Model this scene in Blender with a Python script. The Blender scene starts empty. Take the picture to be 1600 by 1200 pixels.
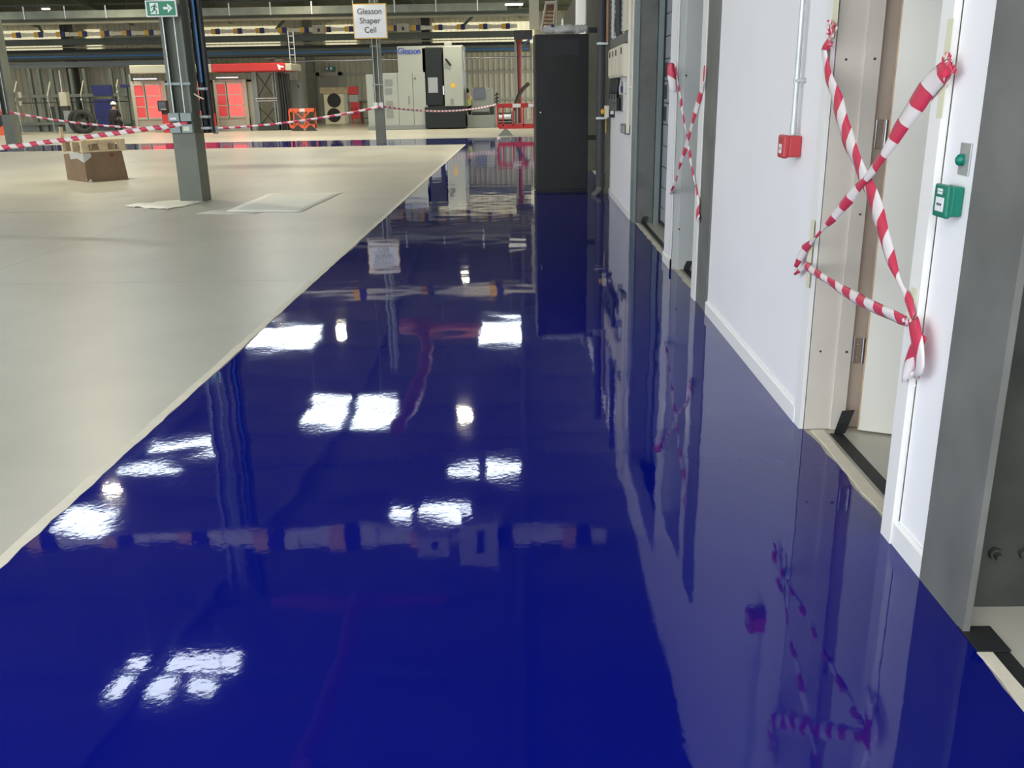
import bpy, bmesh, math, random
from mathutils import Vector, Matrix
random.seed(7)
SC = bpy.context.scene
COL = SC.collection
# ------------------------------------------------------------ camera
F, H = 1430.0, 1.68
d1 = Vector((20, 458, -F)); b_ = F*F/(458-.0173*20)
d2 = Vector((.0173*b_, -b_, -F))
YC = d1.normalized(); ZC = -d2.normalized(); XC = YC.cross(ZC)
M3 = Matrix((XC, YC, ZC))                 # camera -> world
cam = bpy.data.cameras.new('camera'); camo = bpy.data.objects.new('camera', cam); COL.objects.link(camo)
cam.sensor_fit = 'HORIZONTAL'; cam.sensor_width = 36.0; cam.lens = 36.0*F/1600.0
cam.clip_start = .05; cam.clip_end = 300
camo.matrix_world = Matrix.Translation((0, 0, H)) @ M3.to_4x4()
SC.camera = camo
CP = Vector((0, 0, H))
def ray(px, py): return M3 @ Vector((px-800, -(py-600), -F))
def onz(px, py, z=0):
    r = ray(px, py); return CP + r*((z-H)/r.z)
def onx(px, py, x):
    r = ray(px, py); return CP + r*(x/r.x)
def ony(px, py, y):
    r = ray(px, py); return CP + r*(y/r.y)
# ------------------------------------------------------------ world, light, exposure
W = bpy.data.worlds.new('world'); SC.world = W; W.use_nodes = True
bg = W.node_tree.nodes['Background']; bg.inputs[0].default_value = (.90, .94, 1.0, 1); bg.inputs[1].default_value = 3.0
SC.view_settings.view_transform = 'Standard'; SC.view_settings.look = 'None'
SC.view_settings.gamma = 1; SC.view_settings.use_curve_mapping = False
SC.view_settings.exposure = 0.36
SKY_E, LAMP_W, BAY_E = 8.0, 230.0, 30.0
RIDGE, ZR, SL = 30.0, 9.3, .1
def zroof(y): return ZR-abs(y-RIDGE)*SL

# ------------------------------------------------------------ materials
def mat(name, c, rough=.6, metal=0.0, var=0.0, scale=3.0, spec=.5, bump=0.0, bscale=40.0, emit=None, es=0.0, coat=0.0, alpha=1.0, trans=0.0):
    m = bpy.data.materials.new(name); m.use_nodes = True
    nt = m.node_tree; p = nt.nodes['Principled BSDF']
    p.inputs['Base Color'].default_value = (*c, 1); p.inputs['Roughness'].default_value = rough
    p.inputs['Metallic'].default_value = metal; p.inputs['Specular IOR Level'].default_value = spec
    p.inputs['Coat Weight'].default_value = coat; p.inputs['Alpha'].default_value = alpha
    p.inputs['Transmission Weight'].default_value = trans
    if emit: p.inputs['Emission Color'].default_value = (*emit, 1); p.inputs['Emission Strength'].default_value = es
    if var or bump:
        g = nt.nodes.new('ShaderNodeNewGeometry')
    if var:
        n = nt.nodes.new('ShaderNodeTexNoise'); n.inputs['Scale'].default_value = scale; n.inputs['Detail'].default_value = 6
        nt.links.new(g.outputs['Position'], n.inputs['Vector'])
        r = nt.nodes.new('ShaderNodeValToRGB')
        r.color_ramp.elements[0].position = .3; r.color_ramp.elements[1].position = .7
        r.color_ramp.elements[0].color = (*[v*(1-var) for v in c], 1)
        r.color_ramp.elements[1].color = (*[min(1, v*(1+var)) for v in c], 1)
        nt.links.new(n.outputs['Fac'], r.inputs[0]); nt.links.new(r.outputs[0], p.inputs['Base Color'])
    if bump:
        n2 = nt.nodes.new('ShaderNodeTexNoise'); n2.inputs['Scale'].default_value = bscale
        nt.links.new(g.outputs['Position'], n2.inputs['Vector'])
        bn = nt.nodes.new('ShaderNodeBump'); bn.inputs['Strength'].default_value = 1; bn.inputs['Distance'].default_value = bump
        nt.links.new(n2.outputs['Fac'], bn.inputs['Height']); nt.links.new(bn.outputs[0], p.inputs['Normal'])
    return m
def srgb(r, g, b):
    f = lambda v: ((v/255+.055)/1.055)**2.4 if v/255 > .04045 else v/255/12.92
    return (f(r), f(g), f(b))
MT = {}
def mk(k, *a, **kw): MT[k] = mat(k, *a, **kw)
mk('white_wall', (.90, .90, .90), .45, var=.02, scale=1.2)
mk('white_trim', (.86, .86, .82), .35)
mk('beige_lining', (.66, .61, .53), .4, var=.05, scale=4)
mk('frame_brown', (.50, .42, .34), .5, var=.08, scale=6)  # shade of the recessed rebate put into the frame colour
mk('grey_lining', (.50, .52, .50), .4, var=.03, scale=2)
mk('door_cream', (.78, .77, .68), .4)
mk('wood_edge', (.55, .36, .20), .6, var=.15, scale=15)
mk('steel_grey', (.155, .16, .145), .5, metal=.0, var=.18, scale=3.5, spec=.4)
mk('steel_olive', (.18, .18, .125), .55, var=.12, scale=3)
mk('steel_green', (.14, .155, .12), .5, var=.12, scale=2)
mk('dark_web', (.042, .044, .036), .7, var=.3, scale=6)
mk('galv', (.50, .53, .52), .35, metal=.5, var=.1, scale=8)
mk('galv_green', (.22, .27, .26), .4, metal=.2, var=.06, scale=4)
mk('tray_steel', (.20, .22, .18), .5, metal=.1, var=.2, scale=1.5)
mk('wall_glow', (.80, .76, .56), .5, var=.03, scale=.8, emit=(.85, .78, .52), es=.55)  # brightly lit cladding, its light put in as emission
mk('shutter', (.30, .32, .35), .45)
mk('chrome', (.6, .6, .62), .25, metal=1)
mk('black', (.015, .016, .017), .55)
mk('black_soft', (.03, .032, .034), .5, var=.1, scale=2)
mk('cabinet_black', (.010, .011, .010), .42, var=.15, scale=2.5, spec=.35)
mk('black_tape', (.018, .018, .018), .6)
mk('mask_tape', (.74, .68, .54), .6, var=.05, scale=12)
mk('cream_tape', (.72, .70, .50), .6)
mk('tape_red', (.62, .045, .095), .35)
mk('tape_white', (.86, .80, .78), .35, alpha=.93)
mk('red_plastic', (.52, .022, .02), .4)
mk('orange_plastic', (.78, .11, .03), .45)
mk('call_red', (.46, .035, .045), .35)
mk('call_green', (.0, .19, .12), .35)
mk('sign_green', (.0, .22, .10), .4)
mk('label_white', (.85, .85, .85), .5)
mk('label_cream', (.70, .68, .55), .5)
mk('ink', (.02, .02, .025), .6)
mk('logo_blue', (.02, .05, .38), .5)
mk('yellow', (.75, .42, .03), .5)
mk('bus_blue', (.015, .02, .13), .5)
mk('bus_cream', (.74, .70, .55), .5)
mk('plate_blue', (.012, .018, .13), .5)
mk('cladding', (.60, .56, .40), .5, var=.06, scale=.8)
mk('roof', (.125, .135, .085), .7, var=.2, scale=1)
mk('beam', (.13, .15, .12), .6, var=.15, scale=1)
mk('dark_beam', (.05, .05, .04), .6)
mk('pipe_cream', (.42, .40, .30), .45)
mk('pipe_red', (.24, .04, .025), .45)
mk('pipe_blue', (.07, .22, .52), .45)
mk('machine_white', (.34, .36, .325), .4, var=.03, scale=1)
mk('machine_grey', (.21, .23, .215), .4)
mk('machine_dark', (.016, .021, .024), .5, spec=.25)
mk('press_beige', (.42, .38, .30), .45, var=.05, scale=1)
mk('canopy', (.46, .44, .34), .45)
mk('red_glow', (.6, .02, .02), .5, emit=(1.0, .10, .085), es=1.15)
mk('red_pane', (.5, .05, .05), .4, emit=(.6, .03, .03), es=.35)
mk('card', (.20, .13, .075), .75, var=.1, scale=3)
mk('pallet_wood', (.55, .44, .28), .75, var=.15, scale=6)
mk('plastic_sheet', (.88, .85, .72), .5, bump=.01, bscale=5)
mk('paper_sheet', (.90, .87, .76), .7)
mk('paper_grey', (.60, .58, .50), .7)
mk('wrap', (.75, .75, .72), .2, alpha=.7, bump=.02, bscale=30)
mk('crate_cream', (.80, .74, .52), .6)
mk('copper', (.55, .20, .08), .4)
mk('skin', (.55, .33, .23), .6)
mk('cloth_black', (.015, .015, .017), .85)
mk('cloth_hivis', (.70, .72, .20), .8)
mk('helmet', (.85, .84, .78), .35)
mk('hair', (.02, .015, .01), .8)
mk('rubber', (.03, .03, .028), .8)
mk('glass_dark', (.01, .012, .014), .08)
mk('skylight', (.8, .8, .8), .5, emit=(.80, .90, 1.0), es=SKY_E)
mk('lamp_glow', (.9, .9, .8), .5, emit=(1.0, .93, .72), es=BAY_E)
mk('tube_glow', (.9, .9, .8), .5, emit=(1.0, .95, .75), es=1.3)
mk('brick_duct', (.22, .07, .045), .5)
mk('screw', (.06, .05, .04), .5)

def floor_mat():
    m = mat('concrete', (.5, .5, .42), .33, spec=.4)
    nt = m.node_tree; p = nt.nodes['Principled BSDF']; L = nt.links.new
    g = nt.nodes.new('ShaderNodeNewGeometry')
    n = nt.nodes.new('ShaderNodeTexNoise'); n.inputs['Scale'].default_value = .35; n.inputs['Detail'].default_value = 7; n.inputs['Roughness'].default_value = .62
    L(g.outputs['Position'], n.inputs['Vector'])
    r = nt.nodes.new('ShaderNodeValToRGB'); e = r.color_ramp.elements
    e[0].position = .32; e[0].color = (.45, .43, .355, 1); e[1].position = .68; e[1].color = (.58, .55, .455, 1)
    L(n.outputs['Fac'], r.inputs[0])
    s = nt.nodes.new('ShaderNodeSeparateXYZ'); L(g.outputs['Position'], s.inputs[0])
    def line(axis, pos, w):
        a = nt.nodes.new('ShaderNodeMath'); a.operation = 'SUBTRACT'; L(s.outputs[axis], a.inputs[0]); a.inputs[1].default_value = pos
        b = nt.nodes.new('ShaderNodeMath'); b.operation = 'ABSOLUTE'; L(a.outputs[0], b.inputs[0])
        c = nt.nodes.new('ShaderNodeMath'); c.operation = 'LESS_THAN'; L(b.outputs[0], c.inputs[0]); c.inputs[1].default_value = w
        return c.outputs[0]
    cur = None
    for ax, pos, w in (('X', -5.5, .008), ('Y', 8.57, .008), ('Y', 15.42, .012), ('X', -12.3, .012), ('Y', 42, .015)):
        o = line(ax, pos, w)
        if cur is None: cur = o
        else:
            a = nt.nodes.new('ShaderNodeMath'); a.operation = 'MAXIMUM'; L(cur, a.inputs[0]); L(o, a.inputs[1]); cur = a.outputs[0]
    mx = nt.nodes.new('ShaderNodeMixRGB'); f = nt.nodes.new('ShaderNodeMath'); f.operation = 'MULTIPLY'; f.inputs[1].default_value = .55
    L(cur, f.inputs[0]); L(f.outputs[0], mx.inputs[0]); L(r.outputs[0], mx.inputs[1]); mx.inputs[2].default_value = (.22, .20, .16, 1)
    L(mx.outputs[0], p.inputs['Base Color'])
    return m
MT['concrete'] = floor_mat()
def blue_mat():
    m = mat('blue_resin', (.0014, .0045, .175), .03, spec=.5)
    nt = m.node_tree; p = nt.nodes['Principled BSDF']; L = nt.links.new
    p.inputs['IOR'].default_value = 1.52
    g = nt.nodes.new('ShaderNodeNewGeometry')
    def noise(sc, det, vs=None):
        n = nt.nodes.new('ShaderNodeTexNoise'); n.inputs['Scale'].default_value = sc; n.inputs['Detail'].default_value = det
        if vs:
            mp = nt.nodes.new('ShaderNodeMapping'); mp.inputs['Scale'].default_value = vs
            L(g.outputs['Position'], mp.inputs[0]); L(mp.outputs[0], n.inputs['Vector'])
        else: L(g.outputs['Position'], n.inputs['Vector'])
        return n.outputs['Fac']
    b1 = nt.nodes.new('ShaderNodeBump'); b1.inputs['Strength'].default_value = 1; b1.inputs['Distance'].default_value = .0022
    L(noise(2.2, 1.0), b1.inputs['Height'])
    b2 = nt.nodes.new('ShaderNodeBump'); b2.inputs['Strength'].default_value = 1; b2.inputs['Distance'].default_value = .0001
    L(noise(38, 2.0), b2.inputs['Height']); L(b1.outputs[0], b2.inputs['Normal'])
    L(b2.outputs[0], p.inputs['Normal'])
    return m
MT['blue_resin'] = blue_mat()

# ------------------------------------------------------------ mesh builder
class MB:
    def __init__(s): s.v = []; s.f = []; s.m = []; s.xf = None; s.smooth = set(); s.weld = False
    def add(s, vs, fs, mi=0, sm=False):
        o = len(s.v); s.v += [Vector(v) for v in vs]
        for f in fs:
            if sm: s.smooth.add(len(s.f))
            s.f.append([i+o for i in f]); s.m.append(mi)
        return s
    def box(s, x0, x1, y0, y1, z0, z1, mi=0, bev=0.0):
        x0, x1 = sorted((x0, x1)); y0, y1 = sorted((y0, y1)); z0, z1 = sorted((z0, z1))
        bev = min(bev, (x1-x0)/3, (y1-y0)/3, (z1-z0)/3)
        if bev <= 0:
            vs = [(x, y, z) for z in (z0, z1) for y in (y0, y1) for x in (x0, x1)]
            return s.add(vs, [(0, 2, 3, 1), (4, 5, 7, 6), (0, 1, 5, 4), (2, 6, 7, 3), (0, 4, 6, 2), (1, 3, 7, 5)], mi)
        bm = bmesh.new(); bmesh.ops.create_cube(bm, size=1)
        for v in bm.verts: v.co = Vector(((x0+x1)/2+v.co.x*(x1-x0), (y0+y1)/2+v.co.y*(y1-y0), (z0+z1)/2+v.co.z*(z1-z0)))
        bmesh.ops.bevel(bm, geom=bm.edges[:], offset=bev, segments=2, affect='EDGES', profile=.5)
        bm.verts.index_update()
        s.add([v.co.copy() for v in bm.verts], [[v.index for v in f.verts] for f in bm.faces], mi); bm.free(); return s
    def cyl(s, p0, p1, r, n=16, mi=0, r1=None, caps=True):
        p0, p1 = Vector(p0), Vector(p1); r1 = r if r1 is None else r1
        d = (p1-p0).normalized(); a = d.orthogonal().normalized(); b = d.cross(a)
        vs = []
        for p, q in ((p0, r), (p1, r1)):
            for i in range(n):
                t = 2*math.pi*i/n; vs.append(p+(a*math.cos(t)+b*math.sin(t))*q)
        s.add(vs, [(i, (i+1) % n, n+(i+1) % n, n+i) for i in range(n)], mi, True)
        if caps: s.add(vs, [tuple(range(n))[::-1], tuple(range(n, 2*n))], mi)
        return s
    def tube(s, pts, r, n=10, mi=0, closed=False):
        pts = [Vector(p) for p in pts]; k = len(pts); vs = []; up = None
        for i, p in enumerate(pts):
            d = (pts[(i+1) % k if closed else min(i+1, k-1)]-pts[(i-1) % k if closed else max(i-1, 0)]).normalized()
            if up is None: up = d.orthogonal().normalized()
            a = (up-d*up.dot(d)).normalized(); up = a; b = d.cross(a)
            rr = r[i] if isinstance(r, (list, tuple)) else r
            for j in range(n):
                t = 2*math.pi*j/n; vs.append(p+(a*math.cos(t)+b*math.sin(t))*rr)
        fs = []
        for i in range(k if closed else k-1):
            for j in range(n):
                i2 = (i+1) % k; fs.append((i*n+j, i*n+(j+1) % n, i2*n+(j+1) % n, i2*n+j))
        s.add(vs, fs, mi, True)
        if not closed: s.add(vs, [tuple(range(n))[::-1], tuple(range((k-1)*n, k*n))], mi)
        return s
    def sphere(s, c, r, mi=0, sc=(1, 1, 1), n=16, half=False):
        vs = []; fs = []; rows = n//2; c = Vector(c)
        for i in range(rows+1):
            ph = (math.pi/2 if half else math.pi)*i/rows
            for j in range(n):
                t = 2*math.pi*j/n
                vs.append(c+Vector((r*sc[0]*math.sin(ph)*math.cos(t), r*sc[1]*math.sin(ph)*math.sin(t), r*sc[2]*math.cos(ph))))
        for i in range(rows):
            for j in range(n): fs.append((i*n+j, (i+1)*n+j, (i+1)*n+(j+1) % n, i*n+(j+1) % n))
        return s.add(vs, fs, mi, True)
    def prism(s, poly, fn, t0, t1, mi=0):
        """poly: 2-D outline; fn(u,v,t)->xyz"""
        n = len(poly); vs = [fn(u, v, t0) for u, v in poly]+[fn(u, v, t1) for u, v in poly]
        return s.add(vs, [tuple(range(n))[::-1], tuple(range(n, 2*n))]+[(i, (i+1) % n, n+(i+1) % n, n+i) for i in range(n)], mi)
    def bounds(s):
        return [Vector([f(v[i] for v in s.v) for i in range(3)]) for f in (min, max)]
    def build(s, name, mats, parent=None, label=None, cat=None, group=None, kind=None, base=None):
        if s.xf is not None: s.v = [s.xf @ v for v in s.v]
        if parent is None:
            lo, hi = s.bounds(); o = Vector(base) if base else Vector(((lo.x+hi.x)/2, (lo.y+hi.y)/2, lo.z))
            if kind == 'structure': o = Vector((0, 0, 0))
        else: o = org(parent)
        me = bpy.data.meshes.new(name); me.from_pydata([v-o for v in s.v], [], s.f)
        for m in (mats if isinstance(mats, (list, tuple)) else [mats]): me.materials.append(MT[m])
        for i, p in enumerate(me.polygons): p.material_index = s.m[i]; p.use_smooth = i in s.smooth
        me.validate()
        bm = bmesh.new(); bm.from_mesh(me)
        if s.weld: bmesh.ops.remove_doubles(bm, verts=bm.verts, dist=1e-5)
        bmesh.ops.recalc_face_normals(bm, faces=bm.faces[:]); bm.to_mesh(me); bm.free()
        ob = bpy.data.objects.new(name, me); COL.objects.link(ob)
        if parent is None: ob.location = o
        else: ob.parent = parent
        tag(ob, label, cat, group, kind); return ob
def org(o):
    p = Vector((0, 0, 0))
    while o is not None: p += o.location; o = o.parent
    return p
def tag(o, label=None, cat=None, group=None, kind=None):
    for k, v in (('label', label), ('category', cat), ('group', group), ('kind', kind)):
        if v: o[k] = v
def thing(name, loc, label, cat, group=None):
    o = bpy.data.objects.new(name, None); COL.objects.link(o); o.location = Vector(loc); o.empty_display_size = .1
    tag(o, label, cat, group); return o
def kids(o): return [c for c in bpy.data.objects if c.parent == o]
def copy_tree(o, parent=None, loc=None, label=None):
    c = o.copy(); COL.objects.link(c); c.parent = parent
    if loc is not None: c.location = Vector(loc)
    if label: c['label'] = label
    for k in kids(o):
        if k != c: copy_tree(k, c)
    return c
def bx(*a, **k): return MB().box(*a, **k)
def text_bm(txt, size, spacing=1.0):
    cu = bpy.data.curves.new('t', 'FONT'); cu.body = txt; cu.size = size; cu.align_x = 'CENTER'; cu.align_y = 'CENTER'; cu.extrude = .002; cu.space_line = spacing
    ob = bpy.data.objects.new('t', cu); COL.objects.link(ob)
    bpy.context.view_layer.update()
    me = bpy.data.meshes.new_from_object(ob.evaluated_get(bpy.context.evaluated_depsgraph_get()))
    r = ([v.co.copy() for v in me.vertices], [list(p.vertices) for p in me.polygons])
    bpy.data.objects.remove(ob); bpy.data.curves.remove(cu); bpy.data.meshes.remove(me); return r
def text(txt, size, c, ux, uy, name, m, parent, bold=0, spacing=1.0, xs=1.0):
    vs, fs = text_bm(txt, size, spacing); c, ux, uy = Vector(c), Vector(ux), Vector(uy); n = ux.cross(uy)
    mb = MB(); mb.add([c+ux*v.x*xs+uy*v.y+n*(v.z+.002) for v in vs], fs)
    if bold:
        mb.add([c+ux*(v.x*xs+bold)+uy*v.y+n*(v.z+.0021) for v in vs], fs)
    return mb.build(name, m, parent)

# ------------------------------------------------------------ SETTING
WX = 1.40
S = dict(kind='structure')
bx(-45, 12, -8, 60.5, -.2, 0).build('floor', 'concrete', **S)
# blue resin lane and cross lane, wavy masked edges
def blue():
    mb = MB(); z = .006; pts = []
    rnd = random.Random(3); y = -2.0
    left = []
    while y < 31.6:
        left.append((-1.99+rnd.uniform(-.008, .008)+.012*math.sin(y*1.3), y)); y += .35
    corner = [(-1.99, 31.6), (-45, 31.6), (-45, 35.3), (-4.6, 36.0), (1.36, 36.2)]
    right = []
    y = 36.0
    while y > -2:
        op = (y < 2.58) or (3.27 < y < 4.42) or (7.62 < y < 8.84) or (9.46 < y < 12.2) or (16.4 < y < 20.4)
        xx = (1.378 if y < 2.58 else 1.425) if op else 1.40
        right.append((xx+(rnd.uniform(-.012, .012) if op else 0), y)); y -= .12
    poly = left+corner+right
    mb.prism(poly, lambda u, v, t: (u, v, t), .0, z)
    return mb
blue().build('floor', 'blue_resin', **S)

def wall_seg(name, y0, y1, ztop=4.0, x0=WX, th=.16, m='white_wall'):
    return bx(x0, x0+th, y0, y1, 0, ztop).build(name, m, **S)
SK = .10
def skirt(y0, y1):
    mb = MB(); x1 = WX; x0 = WX-.018
    prof = [(x0, .0), (x0, SK-.012), (x0+.010, SK), (x1, SK), (x1, 0)]
    mb.prism(prof, lambda u, v, t: (u, t, v+.004), y0, y1); mb.build('baseboard_right', 'white_trim', **S)
for a, b in ((-6, 1.15), (2.90, 3.16), (4.52, 6.99), (8.86, 9.33), (12.47, 15.66), (20.75, 45)):
    wall_seg('wall_right', a, b, 4.0)
skirt(2.906, 3.165); skirt(4.515, 6.985); skirt(8.84, 9.315); skirt(12.47, 15.66)
# the lintels over the openings, all above the frame
for a, b, z in ((1.15, 2.95, 3.2), (3.16, 4.52, 2.25), (6.99, 8.86, 2.6), (9.33, 12.47, 3.4), (15.66, 20.75, 3.6)):
    bx(WX, WX+.16, a, b, z, 4.0).build('wall_right', 'white_wall', **S)
bx(4.6, 4.75, -6, 45, 0, 4).build('wall_back_rooms', 'white_wall', **S)
bx(1.58, 4.6, -6, 45, 3.9, 4.0).build('ceiling', 'white_wall', **S)
bx(1.58, 4.6, 5.6, 5.7, 0, 3.9).build('wall_partition', 'white_wall', **S)
bx(1.58, 4.6, 14.0, 14.1, 0, 3.9).build('wall_partition', 'white_wall', **S)
bx(1.58, 4.6, 3.05, 3.13, 0, 3.9).build('wall_partition', 'white_wall', **S)
# upper cladding over the offices
bx(4.6, 4.75, -6, 60, 4.0, 7.0).build('wall_upper', 'roof', **S)

bx(-45.2, -45, 26, 60, 0, 7.5).build('wall_left', 'cladding', **S)  # unseen wall added to block side light and darken the far end
# far wall: vertical ribbed cladding, a sheet per panel
def ribbed(x0, x1, y, z0, z1, pitch=.33, d=.05):
    mb = MB(); pts = []; x = x0
    while x < x1:
        pts += [(x, y), (x+pitch*.55, y), (x+pitch*.66, y-d), (x+pitch*.90, y-d)]; x += pitch
    pts.append((x1, y)); n = len(pts)
    vs = [(a, b, z0) for a, b in pts]+[(a, b, z1) for a, b in pts]
    mb.add(vs, [(i, i+1, n+i+1, n+i) for i in range(n-1)]); 
    mb.add([(x0, y+.12, z0), (x1, y+.12, z0), (x1, y+.12, z1), (x0, y+.12, z1)], [(0, 1, 2, 3)]); return mb
ribbed(-45, 6, 60, 0, zroof(60)+.3).build('wall_far', 'cladding', **S)

for i, (a, b) in enumerate(((2, 94), (134, 153), (305, 432), (508, 556), (676, 829))):  # strips of cladding made to glow in place of light falling on them
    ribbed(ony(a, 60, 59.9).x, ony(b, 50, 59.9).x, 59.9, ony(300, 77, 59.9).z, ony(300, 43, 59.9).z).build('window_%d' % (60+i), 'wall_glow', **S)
# roof in two slopes with rooflights, some unseen ones added for fill light
rl = []      # (x0,x1,y0,y1)
def mirr(px, py):
    r = ray(px, py); r = Vector((r.x, r.y, -r.z)); c = Vector((0, 0, -H)); t = 0
    for _ in range(40):
        y = (c+r*t).y; t = (zroof(y)-c.z)/r.z
    return c+r*t
for (a, b, c, d) in ((380, 548, 506, 512), (748, 538, 816, 506), (468, 668, 622, 626), (228, 706, 345, 694), (180, 738, 290, 726),
                     (75, 836, 190, 804), (608, 820, 648, 800), (655, 812, 735, 792), (158, 1098, 288, 1060), (290, 1085, 345, 1060), (192, 1052, 380, 1030),
                     (762, 745, 815, 730), (700, 745, 750, 735)):
    p, q = mirr(a, b), mirr(c, d)
    rl.append((min(p.x, q.x), max(p.x, q.x), min(p.y, q.y), max(p.y, q.y)))
for k in range(4):   # rooflights of the rows further over the left of the hall
    for y0 in (20.5, 39.5):
        x = -19-k*6.5; rl.append((x, x+2.4, y0, y0+2.4))
for k in range(4): rl.append((-7.6-k*5.5, -6.4-k*5.5, 1.4, 6.4))  # unseen rooflights added overhead to brighten the near floor
def roof():
    for ya, yb in ((-1, RIDGE), (RIDGE, 60.6)):
        mb = MB(); za, zb = zroof(ya), zroof(yb)
        mb.add([(-45, ya, za), (6, ya, za), (6, yb, zb), (-45, yb, zb), (-45, ya, za+.15), (6, ya, za+.15), (6, yb, zb+.15), (-45, yb, zb+.15)],
               [(0, 1, 2, 3), (4, 5, 6, 7), (0, 1, 5, 4), (1, 2, 6, 5), (2, 3, 7, 6), (3, 0, 4, 7)]); mb.build('ceiling', 'roof', **S)
roof()
for i, (x0, x1, y0, y1) in enumerate(rl):
    mb = MB(); z0, z1 = zroof(y0)-.05, zroof(y1)-.05
    mb.add([(x0, y0, z0), (x1, y0, z0), (x1, y1, z1), (x0, y1, z1)], [(0, 1, 2, 3)])
    mb.build('window_%d' % (i+1), 'skylight', **S)
# purlins and rafters under the roof sheeting
y = 1.0; k = 1
while y < 60:
    z = zroof(y); bx(-45, 4.5, y-.03, y+.03, z-.16, z-.06).build('trim_%d' % k, 'beam', **S); k += 1; y += 3.0
for x in (-42, -36, -30, -24, -18, -12, -6.2, -.2):
    for ya, yb in ((-1, RIDGE), (RIDGE, 60)):
        za, zb = zroof(ya)-.17, zroof(yb)-.17; mb = MB()
        for dx, t0, t1 in ((.09, 0, .02), (.006, .02, .22), (.09, .22, .24)):
            mb.add([(x+s*dx, yy, zz-t) for yy, zz in ((ya, za), (yb, zb)) for s, t in ((-1, t0), (1, t0), (1, t1), (-1, t1))],
                   [(0, 1, 2, 3), (4, 5, 6, 7), (0, 1, 5, 4), (1, 2, 6, 5), (2, 3, 7, 6), (3, 0, 4, 7)])
        mb.build('trim_%d' % k, 'beam', **S); k += 1

# ------------------------------------------------------------ steel columns of the right wall
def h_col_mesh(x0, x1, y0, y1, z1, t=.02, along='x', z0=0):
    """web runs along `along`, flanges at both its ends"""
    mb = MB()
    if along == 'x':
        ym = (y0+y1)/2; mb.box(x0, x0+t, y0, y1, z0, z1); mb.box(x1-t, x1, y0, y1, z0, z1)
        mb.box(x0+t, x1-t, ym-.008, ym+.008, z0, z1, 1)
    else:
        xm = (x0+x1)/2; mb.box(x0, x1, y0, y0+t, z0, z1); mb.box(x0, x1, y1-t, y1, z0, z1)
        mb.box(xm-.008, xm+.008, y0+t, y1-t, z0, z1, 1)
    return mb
t = thing('steel_column', (1.5, 2.77, 0), 'broad grey steel column nearest the camera, dark bolted web showing', 'column')
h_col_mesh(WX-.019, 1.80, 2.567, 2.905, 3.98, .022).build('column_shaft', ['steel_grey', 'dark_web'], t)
for x in (1.53, 1.63):
    bm_ = MB(); c = Vector((x, 2.728, .205)); bm_.cyl(c, c+Vector((0, -.02, 0)), .022, 6); bm_.cyl(c+Vector((0, -.02, 0)), c+Vector((0, -.045, 0)), .012, 12)
    bm_.build('bolt', 'dark_web', t)
for y0, y1, lab in ((7.0, 7.42, 'grey steel column between the white wall and the second taped doorway'),):
    t = thing('steel_column', (1.5, y0+.2, 0), lab, 'column')
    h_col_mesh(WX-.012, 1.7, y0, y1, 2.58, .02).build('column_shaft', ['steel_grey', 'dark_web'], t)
mb = MB(); mb.box(WX+.03, 1.655, 12.14, 12.45, 0, 3.38); mb.box(WX-.004, WX+.03, 12.12, 12.47, 0, 3.38, 1)
mb.build('steel_column', ['steel_grey', 'galv_green'], label='dull grey steel column on the far side of the roller shutter opening', cat='column')
mb = MB(); mb.box(1.33, 1.66, 15.68, 15.98, 0, 3.58); mb.build('steel_column', 'steel_olive', label='olive steel column behind the black downpipe', cat='column')
mb = MB(); mb.box(1.30, 1.78, 20.42, 20.74, 0, 3.98); mb.build('steel_column', 'steel_olive', label='olive steel column seen between black cabinet and downpipe', cat='column')

# upper part of the long wall beyond: white cladding strips above
for (ya, yb, m) in ((21.0, 22.9, 'white_wall'), (23.3, 24.8, 'white_wall'), (33.5, 34.1, 'white_trim')):
    bx(1.30, 1.39, ya, yb, 2.2, 4.0).build('trim_90', m, **S)
bx(1.32, 1.395, 25.2, 33.0, 1.0, 4.0).build('trim_91', 'dark_beam', **S)
bx(1.33, 1.395, 34.3, 41, 1.0, 4.0).build('trim_92', 'beam', **S)

# ------------------------------------------------------------ doorway near (taped, door open)
def lining(yf, steps, ztop, m1, name='door_frame', parent=None): pass
t = bx(1.385, 1.405, 4.42, 4.52, .004, 2.25).build('trim_93', 'white_trim', **S)                      # far architrave
mb = MB(); mb.box(1.375, 1.40, 3.17, 3.262, .004, 2.25); mb.build('trim_94', 'white_trim', **S)       # near architrave
mb = MB(); mb.box(1.41, 1.54, 4.42, 4.52, .004, 2.25); mb.build('trim_95', 'beige_lining', **S)
mb = MB(); mb.box(1.54, 1.61, 4.408, 4.52, .004, 2.25); mb.build('trim_95', 'beige_lining', **S)
mb = MB(); mb.box(1.61, 1.74, 4.45, 4.52, .004, 2.25); mb.build('trim_96', 'frame_brown', **S)  # hinge rebate, darker colour stands in for its shade
mb = MB(); mb.box(1.41, 1.74, 3.165, 3.20, .004, 2.25); mb.build('trim_97', 'beige_lining', **S)
for px, py in ((1322, 93), (1282, 549), (1344, 335), (1367, 92), (1323, 550)):
    p = ony(px, py, 4.42 if px in (1322, 1282) else 4.405)
    MB().cyl((p.x, p.y-.001, p.z), (p.x, p.y+.006, p.z), .006 if px != 1344 else .005, 12).build('trim_98', 'screw', **S)
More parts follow.
